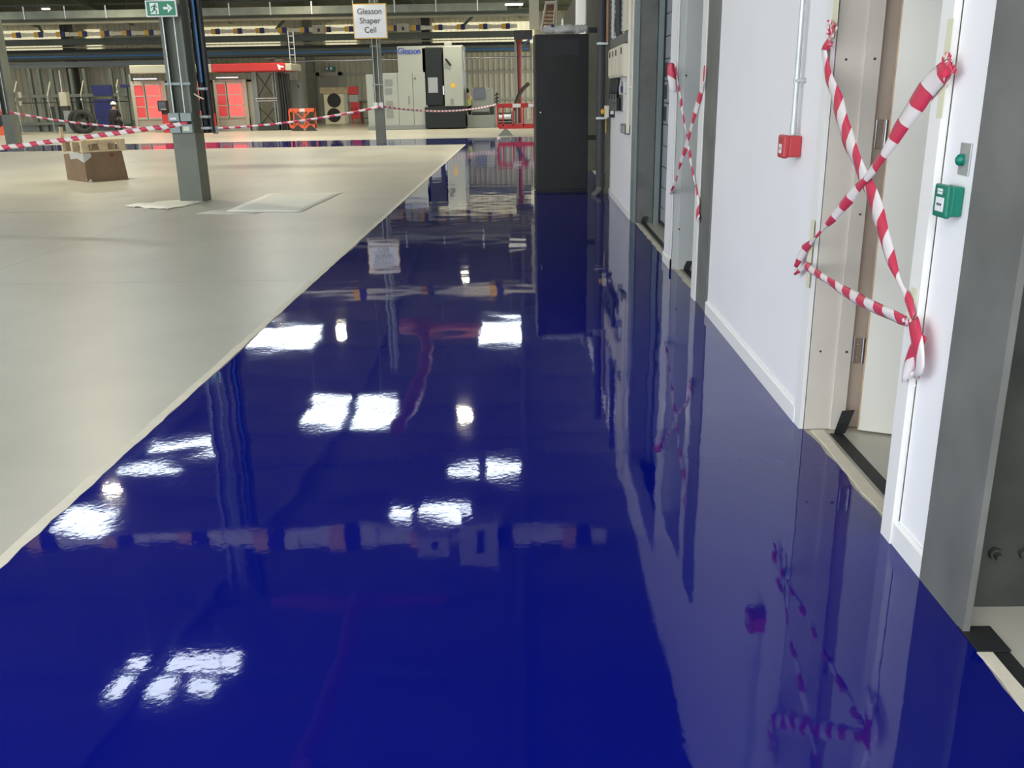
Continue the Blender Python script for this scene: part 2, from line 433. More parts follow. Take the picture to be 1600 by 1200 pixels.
# open door leaf, hinged on the far jamb
ang = math.radians(-24)
dl = thing('door_1', (1.70, 4.44, 0), None, None); dl['kind'] = 'structure'
Md = Matrix.Translation((1.692, 4.42, 0)) @ Matrix.Rotation(ang, 4, 'Z')
m_ = bx(0, .9, -.044, 0, .012, 2.15); m_.xf = Md; m_.build('door_leaf', 'door_cream', dl)
m_ = bx(-.007, 0, -.045, .001, .012, 2.15); m_.xf = Md; m_.build('edge_strip', 'wood_edge', dl)
for (pa, pb) in (((1372, 187), (1386, 232)), ((1336, 529), (1349, 568))):
    a = ony(*pa, 4.44); b = ony(*pb, 4.44)
    mb = MB(); mb.box(1.632, 1.672, 4.443, 4.449, b.z, a.z, 0, .004); mb.cyl((1.677, 4.437, b.z), (1.677, 4.437, a.z), .006, 12)
    for zz in (.25, .75): mb.sphere((1.652, 4.443, b.z+(a.z-b.z)*zz), .004, 0)
    mb.build('hinge', 'chrome', dl)

# doorway further on (second taped one)
bx(1.385, 1.40, 8.84, 8.90, .004, 2.6).build('trim_100', 'white_trim', **S)
mb = MB(); mb.box(1.378, 1.44, 7.43, 7.60, .004, 2.58); mb.build('trim_101', 'white_trim', **S)
mb = MB(); mb.box(WX+.005, 1.46, 8.84, 8.86, .004, 2.6); mb.box(1.46, 1.66, 8.81, 8.86, .004, 2.6); mb.box(1.66, 1.72, 8.84, 8.88, .004, 2.6); mb.build('trim_102', 'grey_lining', **S)
mb = MB(); mb.box(1.72, 2.7, 8.84, 8.90, .01, 2.6); mb.build('trim_103', 'grey_lining', **S)
bx(1.60, 4.6, 8.90, 8.98, 0, 3.9).build('wall_partition', 'white_wall', **S)
bx(1.60, 4.6, 7.42, 7.50, 0, 3.9).build('wall_partition', 'white_wall', **S)
for px, py in ((1072, 118), (1061, 358)):
    p = ony(px, py, 8.81); MB().cyl((p.x, 8.812, p.z), (p.x, 8.806, p.z), .009, 12).build('trim_98', 'screw', **S)

# roller shutter in its opening
rs = thing('roller_shutter', (1.77, 10.9, 0), 'grey sectional roller shutter with dark window slots in the wall recess', 'roller shutter')
mb = MB(); zz = .212-.26
while zz < 3.3:
    mb.box(1.75, 1.79, 9.2, 12.12, max(zz, .01), zz+.252, 0, .006); zz += .26
mb.build('shutter_curtain', 'shutter', rs)
for zc in (1.38, 1.64, 1.90):
    for yc in (11.78, 11.2, 10.6):
        m2 = bx(1.744, 1.752, yc, yc+.26, zc-.085, zc+.085, 0, .005).build('window_slot', 'black_soft', rs)
        mb = MB(); mb.box(1.738, 1.750, yc-.12, yc-.02, zc-.10, zc+.10); mb.build('slot_frame', 'galv', m2)
bx(1.742, 1.80, 9.3, 12.10, 0, .05).build('bottom_seal', 'black', rs)
bx(1.662, 1.728, 12.10, 12.14, 0, 3.4).build('guide_rail', 'galv_green', rs)
bx(1.728, 1.745, 12.08, 12.14, 0, 3.4).build('guide_channel', 'black', rs)
bx(1.66, 1.83, 9.1, 9.2, 0, 3.4).build('trim_104', 'galv_green', **S)

# ------------------------------------------------------------ masking tape and black tape strips on the floor
def strip(pts, w, z, m, label, cat, name, jag=0, t=.002):
    rnd = random.Random(len(pts)*7+int(w*1000)); P = []; 
    for i in range(len(pts)-1):
        a, b = Vector((*pts[i], 0)), Vector((*pts[i+1], 0)); n = max(1, int((b-a).length/.12))
        for k in range(n): P.append(a.lerp(b, k/n))
    P.append(Vector((*pts[-1], 0))); L_, R_ = [], []
    for i, p in enumerate(P):
        d = (P[min(i+1, len(P)-1)]-P[max(i-1, 0)]).normalized(); n = Vector((-d.y, d.x, 0))
        L_.append(p+n*(w/2+rnd.uniform(-jag, jag))); R_.append(p-n*(w/2+rnd.uniform(-jag, jag)))
    mb = MB(); poly = [(v.x, v.y) for v in L_]+[(v.x, v.y) for v in reversed(R_)]
    n = len(P); vs = [(v.x, v.y, z) for v in L_]+[(v.x, v.y, z) for v in R_]+[(v.x, v.y, z+t) for v in L_]+[(v.x, v.y, z+t) for v in R_]
    fs = []
    for i in range(n-1):
        fs += [(i, i+1, n+i+1, n+i), (2*n+i, 2*n+i+1, 3*n+i+1, 3*n+i), (i, i+1, 2*n+i+1, 2*n+i), (n+i, n+i+1, 3*n+i+1, 3*n+i)]
    fs += [(0, n, 3*n, 2*n), (n-1, 2*n-1, 4*n-1, 3*n-1)]
    mb.add(vs, fs); return mb.build(name, m, label=label, cat=cat)
strip([(-2.015, -1.5), (-2.02, 15), (-2.02, 31.55)], .055, .001, 'mask_tape', 'long cream masking tape along the left edge of the blue floor', 'masking tape', 'masking_tape', .006, .007)
strip([(-44, 31.57), (-2.0, 31.57)], .05, .001, 'mask_tape', 'cream masking tape along the far cross lane edge', 'masking tape', 'masking_tape', .004, .007)
strip([(1.398, -.5), (1.398, 2.455)], .045, .001, 'mask_tape', 'cream masking tape on the floor at the nearest opening, bottom right corner', 'masking tape', 'masking_tape', .008, .008)
strip([(1.468, 3.27), (1.468, 4.40)], .06, .001, 'mask_tape', 'cream masking tape across the near taped doorway threshold', 'masking tape', 'masking_tape', .008, .008)
strip([(1.468, 7.62), (1.455, 8.82)], .055, .001, 'mask_tape', 'cream masking tape across the second taped doorway threshold', 'masking tape', 'masking_tape', .008, .008)
strip([(1.455, 9.47), (1.455, 12.1)], .05, .001, 'mask_tape', 'cream masking tape along the roller shutter threshold', 'masking tape', 'masking_tape', .008, .008)
strip([(1.455, 16.4), (1.50, 20.4)], .06, .001, 'mask_tape', 'cream masking tape at the opening behind the black cabinet', 'masking tape', 'masking_tape', .008, .008)
def flap(o, x, y, w, h, lean=.03):
    mb = MB(); mb.add([(x-w/2, y, .004), (x+w/2, y, .004), (x+w/2+.012, y-lean*.5, h*.5), (x-w/2+.008, y-lean*.5, h*.5), (x+w/2+.035, y-lean*.2, h), (x-w/2+.028, y-lean*.2, h*.97)],
                      [(0, 1, 2, 3), (3, 2, 4, 5)])
    mb.add([(v.x, v.y+.003, v.z) for v in mb.v], [(0, 1, 2, 3), (3, 2, 4, 5)])
    mb.build('loose_end', 'black_tape', o)
o = strip([(1.45, -.5), (1.45, 2.47)], .06, .001, 'black_tape', 'black tape strip on the floor beside the nearest steel column', 'floor tape', 'black_tape')
bx(1.378, 1.482, 2.46, 2.597, .007, .010).build('tape_patch', 'black_tape', o)
o = strip([(1.555, 3.27), (1.555, 4.36)], .065, .001, 'black_tape', 'black tape strip with curled up end in the near taped doorway', 'floor tape', 'black_tape'); flap(o, 1.572, 4.355, .055, .13)
o = strip([(1.55, 7.62), (1.545, 8.76)], .06, .001, 'black_tape', 'black tape strip in the second taped doorway', 'floor tape', 'black_tape'); flap(o, 1.535, 8.75, .06, .10, .01)
o = strip([(1.53, 9.47), (1.54, 12.1)], .055, .001, 'black_tape', 'black tape strip along the roller shutter threshold', 'floor tape', 'black_tape'); flap(o, 1.53, 12.1, .06, .09, .01)
strip([(1.57, 16.4), (1.60, 20.4)], .08, .001, 'black_tape', 'black tape strip at the opening behind the black cabinet', 'floor tape', 'black_tape')

# ------------------------------------------------------------ barrier tapes
def ribbon(paths, name, label, width=.07, pitch=.15, x=None, fn=None, parent=None, cat='barrier tape', n=None, seed=1, slant=.6):
    """paths: list of lists of (px,py,x,width factor); slanted red and white bands"""
    mb = MB(); rnd = random.Random(seed)
    for path in paths:
        P = [(fn(q) if fn else onx(q[0], q[1], q[2])) for q in path]; Wd = [q[-1] for q in path]
        seg = [(P[i+1]-P[i]).length for i in range(len(P)-1)]; tot = sum(seg)
        def at(d):
            d = max(0, min(tot, d)); i = 0; acc = 0
            while i < len(seg)-1 and d > acc+seg[i]: acc += seg[i]; i += 1
            f = (d-acc)/seg[i] if seg[i] else 0; return P[i].lerp(P[i+1], f), Wd[i]+(Wd[i+1]-Wd[i])*f
        per = 6; N = max(per, int(tot/(pitch/2)*per)); cols = 4; vs = []; tw = rnd.uniform(0, 1)
        nn = Vector((-1, 0, 0)) if fn is None else Vector((0, -1, 0)); e = max(.02, pitch*.4)
        for k in range(N+1):
            d_ = tot*k/N; w = at(d_)[1]*width
            for j in range(cols+1):
                u = j/cols-.5; q, _ = at(d_+u*w*slant); t_ = (at(d_+e)[0]-at(d_-e)[0]).normalized(); s_ = t_.cross(nn).normalized()
                off = .005*math.sin(d_*9+u*2.5+tw*6)+.002*math.sin(d_*27+u*5)+.006*math.cos(u*5)
                vs.append(q+s_*u*w+nn*off)
        for k in range(N):
            for j in range(cols):
                a = k*(cols+1)+j; mb.add([vs[a], vs[a+1], vs[a+cols+2], vs[a+cols+1]], [(0, 1, 2, 3)], (k//per) % 2)
    mb.weld = True
    ob = mb.build(name, ['tape_red', 'tape_white'], parent, label, cat) if parent is None else mb.build(name, ['tape_red', 'tape_white'], parent)
    so = ob.modifiers.new('thick', 'SOLIDIFY'); so.thickness = .0008
    for p in ob.data.polygons: p.use_smooth = True
    return ob
X1 = 1.362
def crumple(c, size, mi, n=26, seed=2):
    rnd = random.Random(seed); mb = MB()
    for k in range(n):
        p = Vector(c)+Vector((rnd.uniform(-.2, .2)*size[0], rnd.uniform(-.5, .5)*size[1], rnd.uniform(-.5, .5)*size[2]))
        a, b = (Vector((rnd.uniform(-.3, .3), rnd.uniform(-1, 1), rnd.uniform(-1, 1))).normalized()*rnd.uniform(.25, .5)*min(size[1:]) for _ in range(2))
        mb.add([p, p+a, p+a+b*.8, p+b], [(0, 1, 2, 3)], mi if rnd.random() < .7 else 1-mi)
    return mb
r1 = ribbon([[(1298, 62, X1, .45), (1286, 78, X1, 1.0), (1292, 120, X1, .85), (1308, 165, X1, 1.0), (1320, 205, X1, 1.05), (1336, 245, X1, 1.0), (1346, 275, X1-.004, .9), (1362, 310, X1, 1.0), (1378, 360, X1, .85), (1392, 405, X1, .75), (1410, 455, X1, .45), (1420, 478, X1, .7), (1426, 500, X1, .4)]],
            'barrier_tape', 'wide red and white tape falling from upper left across near taped doorway', .095, .20, seed=3)
a = onx(1300, 42, X1); crumple(a, (.03, .09, .05), 0, 26, 4).build('knot', ['tape_red', 'tape_white'], r1)
a = onx(1296, 62, X1); crumple(a, (.03, .05, .07), 1, 12, 9).build('knot', ['tape_red', 'tape_white'], r1)
m1 = MB()
for (pa, pb, w) in (((1307, 0), (1300, 60), .05),):
    a, b = onx(*pa, X1+.018), onx(*pb, X1+.018); m1.box(a.x-.001, a.x+.001, a.y-.035, a.y+.035, b.z, a.z+.05)
m1.build('fixing_tape', 'cream_tape', r1)
r2 = ribbon([[(1487, 100, X1-.002, .5), (1470, 112, X1-.004, .95), (1448, 135, X1-.004, 1.05), (1420, 178, X1-.006, 1.0), (1392, 222, X1-.008, .85), (1368, 258, X1-.012, .7), (1347, 283, X1-.014, .45), (1325, 310, X1-.01, .65), (1303, 338, X1-.01, .6), (1284, 358, X1-.006, .35), (1272, 372, X1-.004, .2), (1254, 390, X1-.004, .55), (1246, 408, X1, .6), (1243, 416, X1, .4)],
             [(1240, 428, X1, .2), (1258, 415, X1, .45), (1280, 430, X1-.004, .45), (1312, 452, X1-.006, .5), (1345, 470, X1-.006, .55), (1380, 487, X1-.006, .55), (1402, 497, X1-.004, .5), (1424, 507, X1, .25)]],
            'barrier_tape', 'red and white tape from upper right folding back over near taped doorway', .09, .19, seed=5)
a = onx(1482, 96, X1); crumple(a, (.03, .06, .05), 0, 14, 5).build('knot', ['tape_red', 'tape_white'], r2)
a = onx(1481, 110, X1); crumple(a, (.03, .06, .08), 1, 12, 15).build('knot', ['tape_red', 'tape_white'], r2)
a = onx(1244, 425, X1); crumple(a, (.02, .03, .05), 1, 8, 6).build('knot', ['tape_red', 'tape_white'], r2)
for (pa, pb) in (((1481, 30), (1472, 185)), ((1262, 340), (1270, 455))):
    a, b = onx(*pa, X1+.012), onx(*pb, X1+.012); m1 = MB(); m1.box(a.x-.001, a.x+.001, (a.y+b.y)/2-.022, (a.y+b.y)/2+.022, b.z, a.z); m1.build('fixing_tape', 'cream_tape', r2)
r3 = ribbon([[(1424, 505, X1-.006, .5), (1428, 520, X1-.01, 1.1), (1434, 545, X1-.012, 1.5), (1437, 570, X1-.012, 1.4), (1432, 592, X1-.006, .7)],
             [(1440, 520, X1-.004, .5), (1424, 550, X1-.004, .8), (1416, 580, X1-.004, .8), (1414, 598, X1-.004, .5)]],
            'barrier_tape', 'bunched red and white tape end hanging beside the near doorway frame', .085, .26, seed=8, slant=1.2)
a = onx(1420, 500, X1); crumple(a, (.03, .05, .07), 1, 16, 12).build('knot', ['tape_red', 'tape_white'], r3)
a = onx(1428, 585, X1); crumple(a, (.03, .05, .06), 1, 12, 13).build('knot', ['tape_red', 'tape_white'], r3)
m1 = MB(); a, b = onx(1428, 450, X1+.01), onx(1424, 500, X1+.01); m1.box(a.x-.001, a.x+.001, a.y-.02, a.y+.02, b.z, a.z); m1.build('fixing_tape', 'cream_tape', r3)
# second doorway
X2 = 1.366
r4 = ribbon([[(1056, 105, X2, .4), (1058, 130, X2, .4), (1063, 155, X2, .55), (1069, 190, X2, .5), (1073, 220, X2, .4), (1080, 255, X2, .5), (1085, 283, X2, .5), (1088, 300, X2, .25), (1090, 318, X2, .7), (1089, 335, X2, 1.1), (1092, 345, X2, .7)]],
            'barrier_tape', 'thin red and white tape down from left post of the second taped doorway', .085, .22, seed=9)
ribbon([[(1051, 98, .6), (1049, 106, 1.0), (1050, 122, 1.05), (1052, 144, .75)]], 'tape_wrap', '', .075, .24, fn=lambda q: ony(q[0], q[1], 8.80), parent=r4, seed=4, slant=-.7)
r5 = ribbon([[(1101, 102, X2, .3), (1098, 130, X2-.004, .4), (1091, 155, X2-.004, 1.0), (1084, 182, X2-.006, 1.1), (1076, 210, X2-.008, 1.0), (1070, 232, X2-.008, .9), (1063, 255, X2-.006, .8), (1056, 280, X2-.002, .4), (1047, 302, X2, .35)]],
            'barrier_tape', 'red and white tape slanting down left across the second taped doorway', .09, .24, seed=10)
# tapes strung through the hall
def sag(p, q, s, n=24):
    p, q = Vector(p), Vector(q); return [p.lerp(q, i/n)-Vector((0, 0, s*4*(i/n)*(1-i/n))) for i in range(n+1)]
def hall_tape(p, q, s, label, pitch, seed=1, w=.05):
    pts = sag(p, q, s); N = int((Vector(q)-Vector(p)).length/(pitch/6))
    return ribbon([[(v, 1.0) for v in pts]], 'barrier_tape', label, w, pitch, fn=lambda q_: q_[0], n=N, seed=seed)
hall_tape((-19.28, 35.42, 1.24), (-5.02, 33.12, 1.24), .68, 'sagging red and white tape strung behind the main column, far hall left', .45, 1, .075)
hall_tape((-5.46, 15.33, 1.27), (-13.5, 14.6, .52), .05, 'twisted red and white tape slanting from main column to left edge', .22, 2, .075)
hall_tape((-4.90, 33.1, 1.24), (-1.35, 44.9, 1.10), .22, 'red and white tape from signed column to machining centre control unit', .4, 3, .07)
hall_tape((-19.56, 35.42, 1.24), (-26, 34, 1.2), .1, 'short red and white tape left of the far left column', .45, 4, .075)

# ------------------------------------------------------------ wall fittings near
def wbox(y0, y1, z0, z1, x0, x1=WX, b=.006): return bx(x0, x1, y0, y1, z0, z1, 0, b)
p0, p1 = onx(1238, 212, 1.31), onx(1262, 246, 1.31)
t = thing('fire_alarm_call_point', (WX, 4.86, 1.33), 'red break glass fire alarm call point on white wall under conduit', 'call point')
wbox(4.80, 4.905, 1.335, 1.44, 1.335, WX-.001, .008).build('back_box', 'call_red', t)
wbox(4.795, 4.91, 1.33, 1.445, 1.305, 1.337, .012).build('front_cover', 'call_red', t)
bx(1.3035, 1.306, 4.83, 4.875, 1.355, 1.40, 0).build('glass_label', 'label_white', t)
mb = MB(); mb.box(1.3025, 1.3036, 4.845, 4.86, 1.372, 1.383); mb.build('press_mark', 'ink', t)
cd = MB(); cd.cyl((1.365, 4.853, 1.445), (1.365, 4.853, 3.9), .0125, 16); cd.cyl((1.365, 4.853, 1.445), (1.365, 4.853, 1.50), .016, 16)
ob = cd.build('conduit', 'galv', label='galvanised conduit running up from the red call point', cat='conduit')
sb = MB(); sb.box(1.352, 1.40, 4.828, 4.838, 1.70, 1.712); sb.cyl((1.365, 4.853, 1.695), (1.365, 4.853, 1.717), .017, 16); sb.cyl((1.39, 4.82, 1.706), (1.40, 4.82, 1.706), .012, 12); sb.build('saddle_clip', 'galv', ob)
# green call point and green dome button
t = thing('door_release_call_point', (WX, 3.03, 1.27), 'green emergency door release call point beside steel column', 'call point')
wbox(2.985, 3.075, 1.27, 1.365, 1.36, WX-.001, .006).build('back_box', 'call_green', t)
wbox(2.98, 3.08, 1.265, 1.37, 1.343, 1.362, .008).build('front_cover', 'call_green', t)
bx(1.3415, 1.344, 3.0, 3.058, 1.285, 1.33).build('glass_label', 'label_white', t)
mb = MB()
for k in range(3): mb.box(1.3405, 1.3416, 3.014+k*.012, 3.020+k*.012, 1.303, 1.311)
mb.box(1.3405, 1.3416, 3.01, 3.05, 1.3065, 1.3078); mb.build('press_mark', 'ink', t)
for k, (txt, zz) in enumerate((('BREAK', 1.353), ('GLASS', 1.343))):
    text(txt, .0115, (1.3425, 3.03, zz), (0, -1, 0), (0, 0, 1), 'lettering', 'label_white', t)
t = thing('exit_button', (WX, 3.03, 1.44), 'green dome exit button on small metal plate above green call point', 'button')
bx(1.394, WX-.001, 2.972, 3.045, 1.40, 1.50, 0, .004).build('face_plate', 'galv', t)
mb = MB(); mb.cyl((1.394, 3.018, 1.447), (1.386, 3.018, 1.447), .019, 20); mb.sphere((1.386, 3.018, 1.447), .019, 0, (.75, 1, 1), 20); mb.build('dome_button', 'call_green', t)

# ------------------------------------------------------------ electrical gear on the far wall stretch
t = thing('cable_ladder', (WX, 14.4, 2.3), 'galvanised perforated cable channels running up above the beige switch units', 'cable channel')
for k, (ya, yb) in enumerate(((15.25, 15.42), (14.5, 14.9), (13.6, 13.75))):
    hb = bx(WX-.04, WX-.001, ya, yb, 2.45, 3.95); z = 2.5
    while z < 3.9: hb.box(WX-.0435, WX-.039, (ya+yb)/2-.03, (ya+yb)/2+.03, z, z+.03, 1); z += .075
    hb.build('channel', ['galv', 'black'], t)
mb = MB(); mb.tube([(1.36, 13.95, 2.405), (1.35, 13.98, 2.6), (1.34, 14.0, 2.9), (1.35, 14.0, 3.9)], .045, 8); mb.tube([(1.36, 14.1, 2.405), (1.33, 14.12, 2.55), (1.35, 14.05, 2.8)], .035, 8)
mb.build('power_cable', 'black_soft', label='thick black cables dropping into grey trunking on the far white wall', cat='cable')
bx(WX-.05, WX-.001, 12.75, 13.35, 2.42, 3.9).build('riser_panel', 'bus_cream', label='cream riser cover panel beside the dull grey shutter column', cat='panel')
bx(1.33, WX-.001, 12.85, 15.1, 2.27, 2.40, 0, .006).build('trunking', 'steel_grey', label='grey horizontal trunking above the beige switch units', cat='trunking')
LB = ['farthest of the four beige switch units on the wall', 'second farthest of the four beige switch units on the wall', 'second nearest of the four beige switch units on the wall', 'nearest and widest of the four beige switch units on the wall']
for k, (ya, yb) in enumerate(((14.62, 15.05), (14.12, 14.56), (13.66, 14.06), (12.9, 13.6))):
    t = thing('switch_unit', (WX, (ya+yb)/2, 1.84), LB[k], 'switch box', 'beige switch units')
    bx(1.31, WX-.001, ya, yb, 1.84, 2.26, 0, .01).build('housing', 'bus_cream', t)
    bx(1.295, 1.31, ya+.03, yb-.03, 1.87, 2.23, 0, .005).build('cover', 'bus_cream', t)
    bx(1.283, 1.296, ya+.06, ya+.10, 2.13, 2.21).build('handle', 'black', t)
t = thing('cable_bundle', (WX, 14.4, 1.4), 'black cables hanging below the beige switch units', 'cable')
for k in range(3):
    yy = 14.8-k*.42; MB().tube([(1.35, yy, 1.835), (1.33, yy-.03, 1.7), (1.33, yy, 1.55), (1.34, yy, 1.61)], .035, 8).build('cable', 'black', t)
t = thing('wire_basket', (WX, 14.2, 1.37), 'black wire basket tray mounted low under the hanging cables', 'basket')
mb = MB()
for k in range(12):
    yy = 13.7+k*.1; mb.box(1.30, 1.308, yy, yy+.012, 1.38, 1.60); mb.box(1.30, 1.40, yy, yy+.012, 1.38, 1.388)
for zz in (1.38, 1.49, 1.60): mb.box(1.30, 1.308, 13.7, 14.82, zz, zz+.012)
mb.box(1.38, 1.395, 13.7, 14.82, 1.38, 1.6); mb.build('mesh_body', 'steel_grey', t)
bx(1.31, 1.37, 13.8, 14.7, 1.392, 1.56, 0, .01).build('cable_coil', 'black', t)
t = thing('isolator_switch', (WX, 13.2, 1.6), 'small dark blue isolator switch under nearest beige unit', 'switch')
bx(1.33, WX-.001, 13.0, 13.35, 1.62, 1.78, 0, .006).build('housing', 'galv', t); bx(1.318, 1.331, 13.06, 13.26, 1.64, 1.72).build('switch_face', 'bus_blue', t)
t = thing('emergency_stop', (WX-.1, 14.9, 1.26), 'yellow emergency stop button on a cream box by the olive column', 'button')
bx(1.25, 1.31, 14.9, 15.12, 1.26, 1.44, 0, .01).build('box', 'bus_cream', t); bx(1.31, 1.40, 14.9, 15.12, 1.26, 1.42, 0, .006).build('back_box', 'black', t)
mb = MB(); mb.cyl((1.25, 15.0, 1.35), (1.215, 15.0, 1.35), .04, 16); mb.sphere((1.215, 15.0, 1.35), .045, 0, (.6, 1, 1)); mb.build('push_button', 'yellow', t)
bx(1.33, 1.38, 14.895, 14.899, 1.31, 1.36).build('label_plate', 'label_white', t)
t = thing('socket_box', (WX, 12.9, 1.1), 'grey metal socket box low on white wall under conduit', 'socket')
bx(1.335, WX-.001, 12.7, 13.35, 1.10, 1.22, 0, .006).build('box', 'steel_grey', t)
for k in range(2): bx(1.329, 1.336, 12.82+k*.26, 12.98+k*.26, 1.115, 1.205).build('socket_face', 'galv', t)
MB().cyl((1.365, 12.66, 1.12), (1.365, 12.66, 3.9), .022, 14).box(1.34, 1.40, 12.63, 12.69, 1.69, 1.72).build('conduit', 'bus_cream', label='pale conduit beside the dull grey shutter column', cat='conduit')

# black downpipe
t = thing('downpipe', (1.25, 15.85, 0), 'black downpipe with galvanised clips next to tall black cabinet', 'pipe')
mb = MB(); mb.cyl((1.235, 15.6, .0), (1.235, 15.6, 4.0), .068, 20); mb.build('pipe', 'black_soft', t)
MB().cyl((1.235, 15.6, .14), (1.235, 15.6, .34), .078, 20).build('shoe_collar', 'black_soft', t)
MB().tube([(1.235, 15.6, .16), (1.20, 15.52, .07), (1.12, 15.42, .02)], .045, 12).build('shoe', 'steel_grey', t)
for z in (1.22, 2.36): 
    mb = MB(); mb.cyl((1.235, 15.6, z), (1.235, 15.6, z+.035), .074, 20); mb.box(1.15, 1.33, 15.50, 15.52, z, z+.03); mb.build('pipe_clip', 'galv', t)
MB().cyl((1.325, 15.55, 2.38), (1.325, 15.55, 4.0), .010, 10).build('conduit', 'copper', label='thin copper pipe beside the upper black downpipe', cat='pipe')
MB().cyl((1.315, 15.5, 1.0), (1.315, 15.5, 1.20), .007, 8).build('tag_strip', 'yellow', label='thin yellow strip hanging on the black downpipe', cat='tag')

# tall black cabinet
p = ony(836, 297, 16.1); q = ony(918, 298, 16.1)
cx, cw = (.165+1.055)/2, .89
t = thing('tall_cabinet', (cx, 16.35, 0), 'tall matt black cabinet standing at the end of the blue lane', 'cabinet')
Mc = Matrix.Translation((cx, 16.33, 0)) @ Matrix.Rotation(math.radians(4.0), 4, 'Z')
def cbox(x0, x1, y0, y1, z0, z1, name, m, par, b=.004):
    mb = bx(x0, x1, y0, y1, z0, z1, 0, b); mb.xf = Mc; return mb.build(name, m, par)
cbox(-cw/2, cw/2, -.20, .25, .02, 2.56, 'body', 'cabinet_black', t)
dr = cbox(-cw/2+.012, cw/2-.004, -.235, -.202, .05, 2.55, 'door', 'cabinet_black', t)
cbox(-.30, .28, -.240, -.234, 2.22, 2.48, 'vent_panel', 'black', dr)
mb = MB(); mb.cyl((-.37, -.235, 1.33), (-.37, -.245, 1.33), .012, 12); mb.xf = Mc; mb.build('lock', 'chrome', dr)
mb = MB(); mb.cyl((-.37, -.235, 1.47), (-.37, -.243, 1.47), .012, 12); mb.xf = Mc; mb.build('handle_hole', 'black_soft', dr)
cbox(-cw/2+.02, cw/2-.02, -.19, .24, 0, .03, 'plinth', 'black', t, 0)
for z in (2.58, .86): cbox(cw/2, cw/2+.14, -.18, -.12, z, z+.08, 'bracket', 'black', t)
# wrapped bundle on top
def wrapped():
    rnd = random.Random(5); mb = MB(); pts = []; rs_ = []
    for i in range(26):
        f = i/25; pts.append(Vector((-.29+f*.74, -.02+.02*math.sin(f*9), .075+.01*math.sin(f*14)+f*.02)))
        rs_.append(.055*(.6 if i in (0, 25) else 1)+rnd.uniform(-.012, .012)+.015*math.sin(f*3.1))
    mb.tube(pts, rs_, 14); mb.xf = Matrix.Translation((0, 0, 2.562)) @ Mc; return mb
t = thing('wrapped_bundle', (cx, 16.3, 2.56), 'clear plastic wrapped roll lying on top of the tall black cabinet', 'package')
wrapped().build('wrapping', 'wrap', t)
mb = MB(); mb.cyl((-.22, -.02, .075), (.38, -.02, .09), .036, 12); mb.xf = Matrix.Translation((0, 0, 2.562)) @ Mc; mb.build('core', 'label_white', t)
crm = crumple((cx-.33, 16.3, 2.63), (.12, .12, .10), 0, 20, 3); crm.build('loose_film', ['wrap', 'wrap'], t)
mb = MB(); mb.sphere((cx-.14, 16.24, 2.70), .025, 0); mb.build('cap', 'bus_blue', t)

# ------------------------------------------------------------ hall columns
def hall_col(x0, x1, y0, dep, top, zg, label, name='steel_column'):
    t = thing(name, ((x0+x1)/2, y0+dep/2, 0), label, 'column'); top = min(top, zroof(y0)-.5)
    w = x1-x0; mb = MB()
    mb.box(x0+.01, x0+.05, y0+.02, y0+dep, 0, top); mb.box(x1-.05, x1-.01, y0+.02, y0+dep, 0, top); mb.box(x0+.05, x1-.05, y0+dep*.38, y0+dep*.38+.02, 0, top)
    mb.build('column_shaft', 'steel_green', t)
    mb = MB(); mb.box(x0, x1, y0, y0+dep+.02, 0, zg, 0, .006); mb.build('casing', 'steel_green', t)
    return t
MX0, MX1, MY = -5.765, -5.39, 15.40
t = hall_col(MX0, MX1, MY, .42, 8.0, 1.12, 'green grey steel column with exit sign standing on the concrete left')
for dx in (.075, .255):
    x = MX0+dx; MB().cyl((x, MY+.0, 1.30), (x, MY+.0, 7.3), .013, 10).build('conduit', 'galv', t)
bx(MX0-.02, MX1+.02, MY-.012, MY+.02, 1.86, 1.90, 0).build('clip_bar', 'galv_green', t)
mb = MB()
for dx in (.05, .10, .23, .28): mb.sphere((MX0+dx, MY-.02, 1.88), .012)
mb.build('clip_bolt', 'chrome', t)
sg = thing('junction_box', (MX0+.09, MY-.06, 1.12), 'grey junction boxes in two pairs on the main hall column', 'junction box')
for k, (x, z, m) in enumerate(((MX0+.0, 1.30, 'galv_green'), (MX0+.195, 1.30, 'galv_green'), (MX0+.0, 1.12, 'galv_green'), (MX0+.195, 1.12, 'galv_green'))):
    b = bx(x, x+.178, MY-.085, MY-.002, z-.0, z+.135, 0, .006).build('box', m, sg)
    if k in (0, 3): bx(x+.03, x+.13, MY-.089, MY-.084, z+.03, z+.10 if k == 3 else z+.06).build('label_plate', 'label_cream' if k == 3 else 'label_white', b)
# sub: pipes running up behind the column's right side
t2 = thing('pipe_bundle', (-5.26, 15.72, 0), 'black and blue service pipes running up the right side of main column', 'pipe')
for dx, r, m, zb in ((0, .055, 'black', 1.1), (.10, .045, 'black_soft', 1.1), (.035, .018, 'pipe_blue', 1.9)):
    MB().cyl((-5.31+dx, 15.75-(.07 if m == 'pipe_blue' else 0), zb), (-5.31+dx, 15.75-(.07 if m == 'pipe_blue' else 0), 7.7), r, 14).build('pipe', m, t2)
for z in (1.18, 1.36, 1.80): 
    mb = MB(); mb.cyl((-5.33, 15.64, z), (-5.22, 15.64, z), .028, 10); mb.box(-5.38, -5.2, 15.68, 15.71, z-.02, z+.02); mb.build('valve', 'galv', t2)
MB().tube([(-5.36, 15.5, 1.72), (-5.28, 15.45, 1.68), (-5.20, 15.45, 1.64)], .012, 8).build('valve_lever', 'bus_cream', t2)
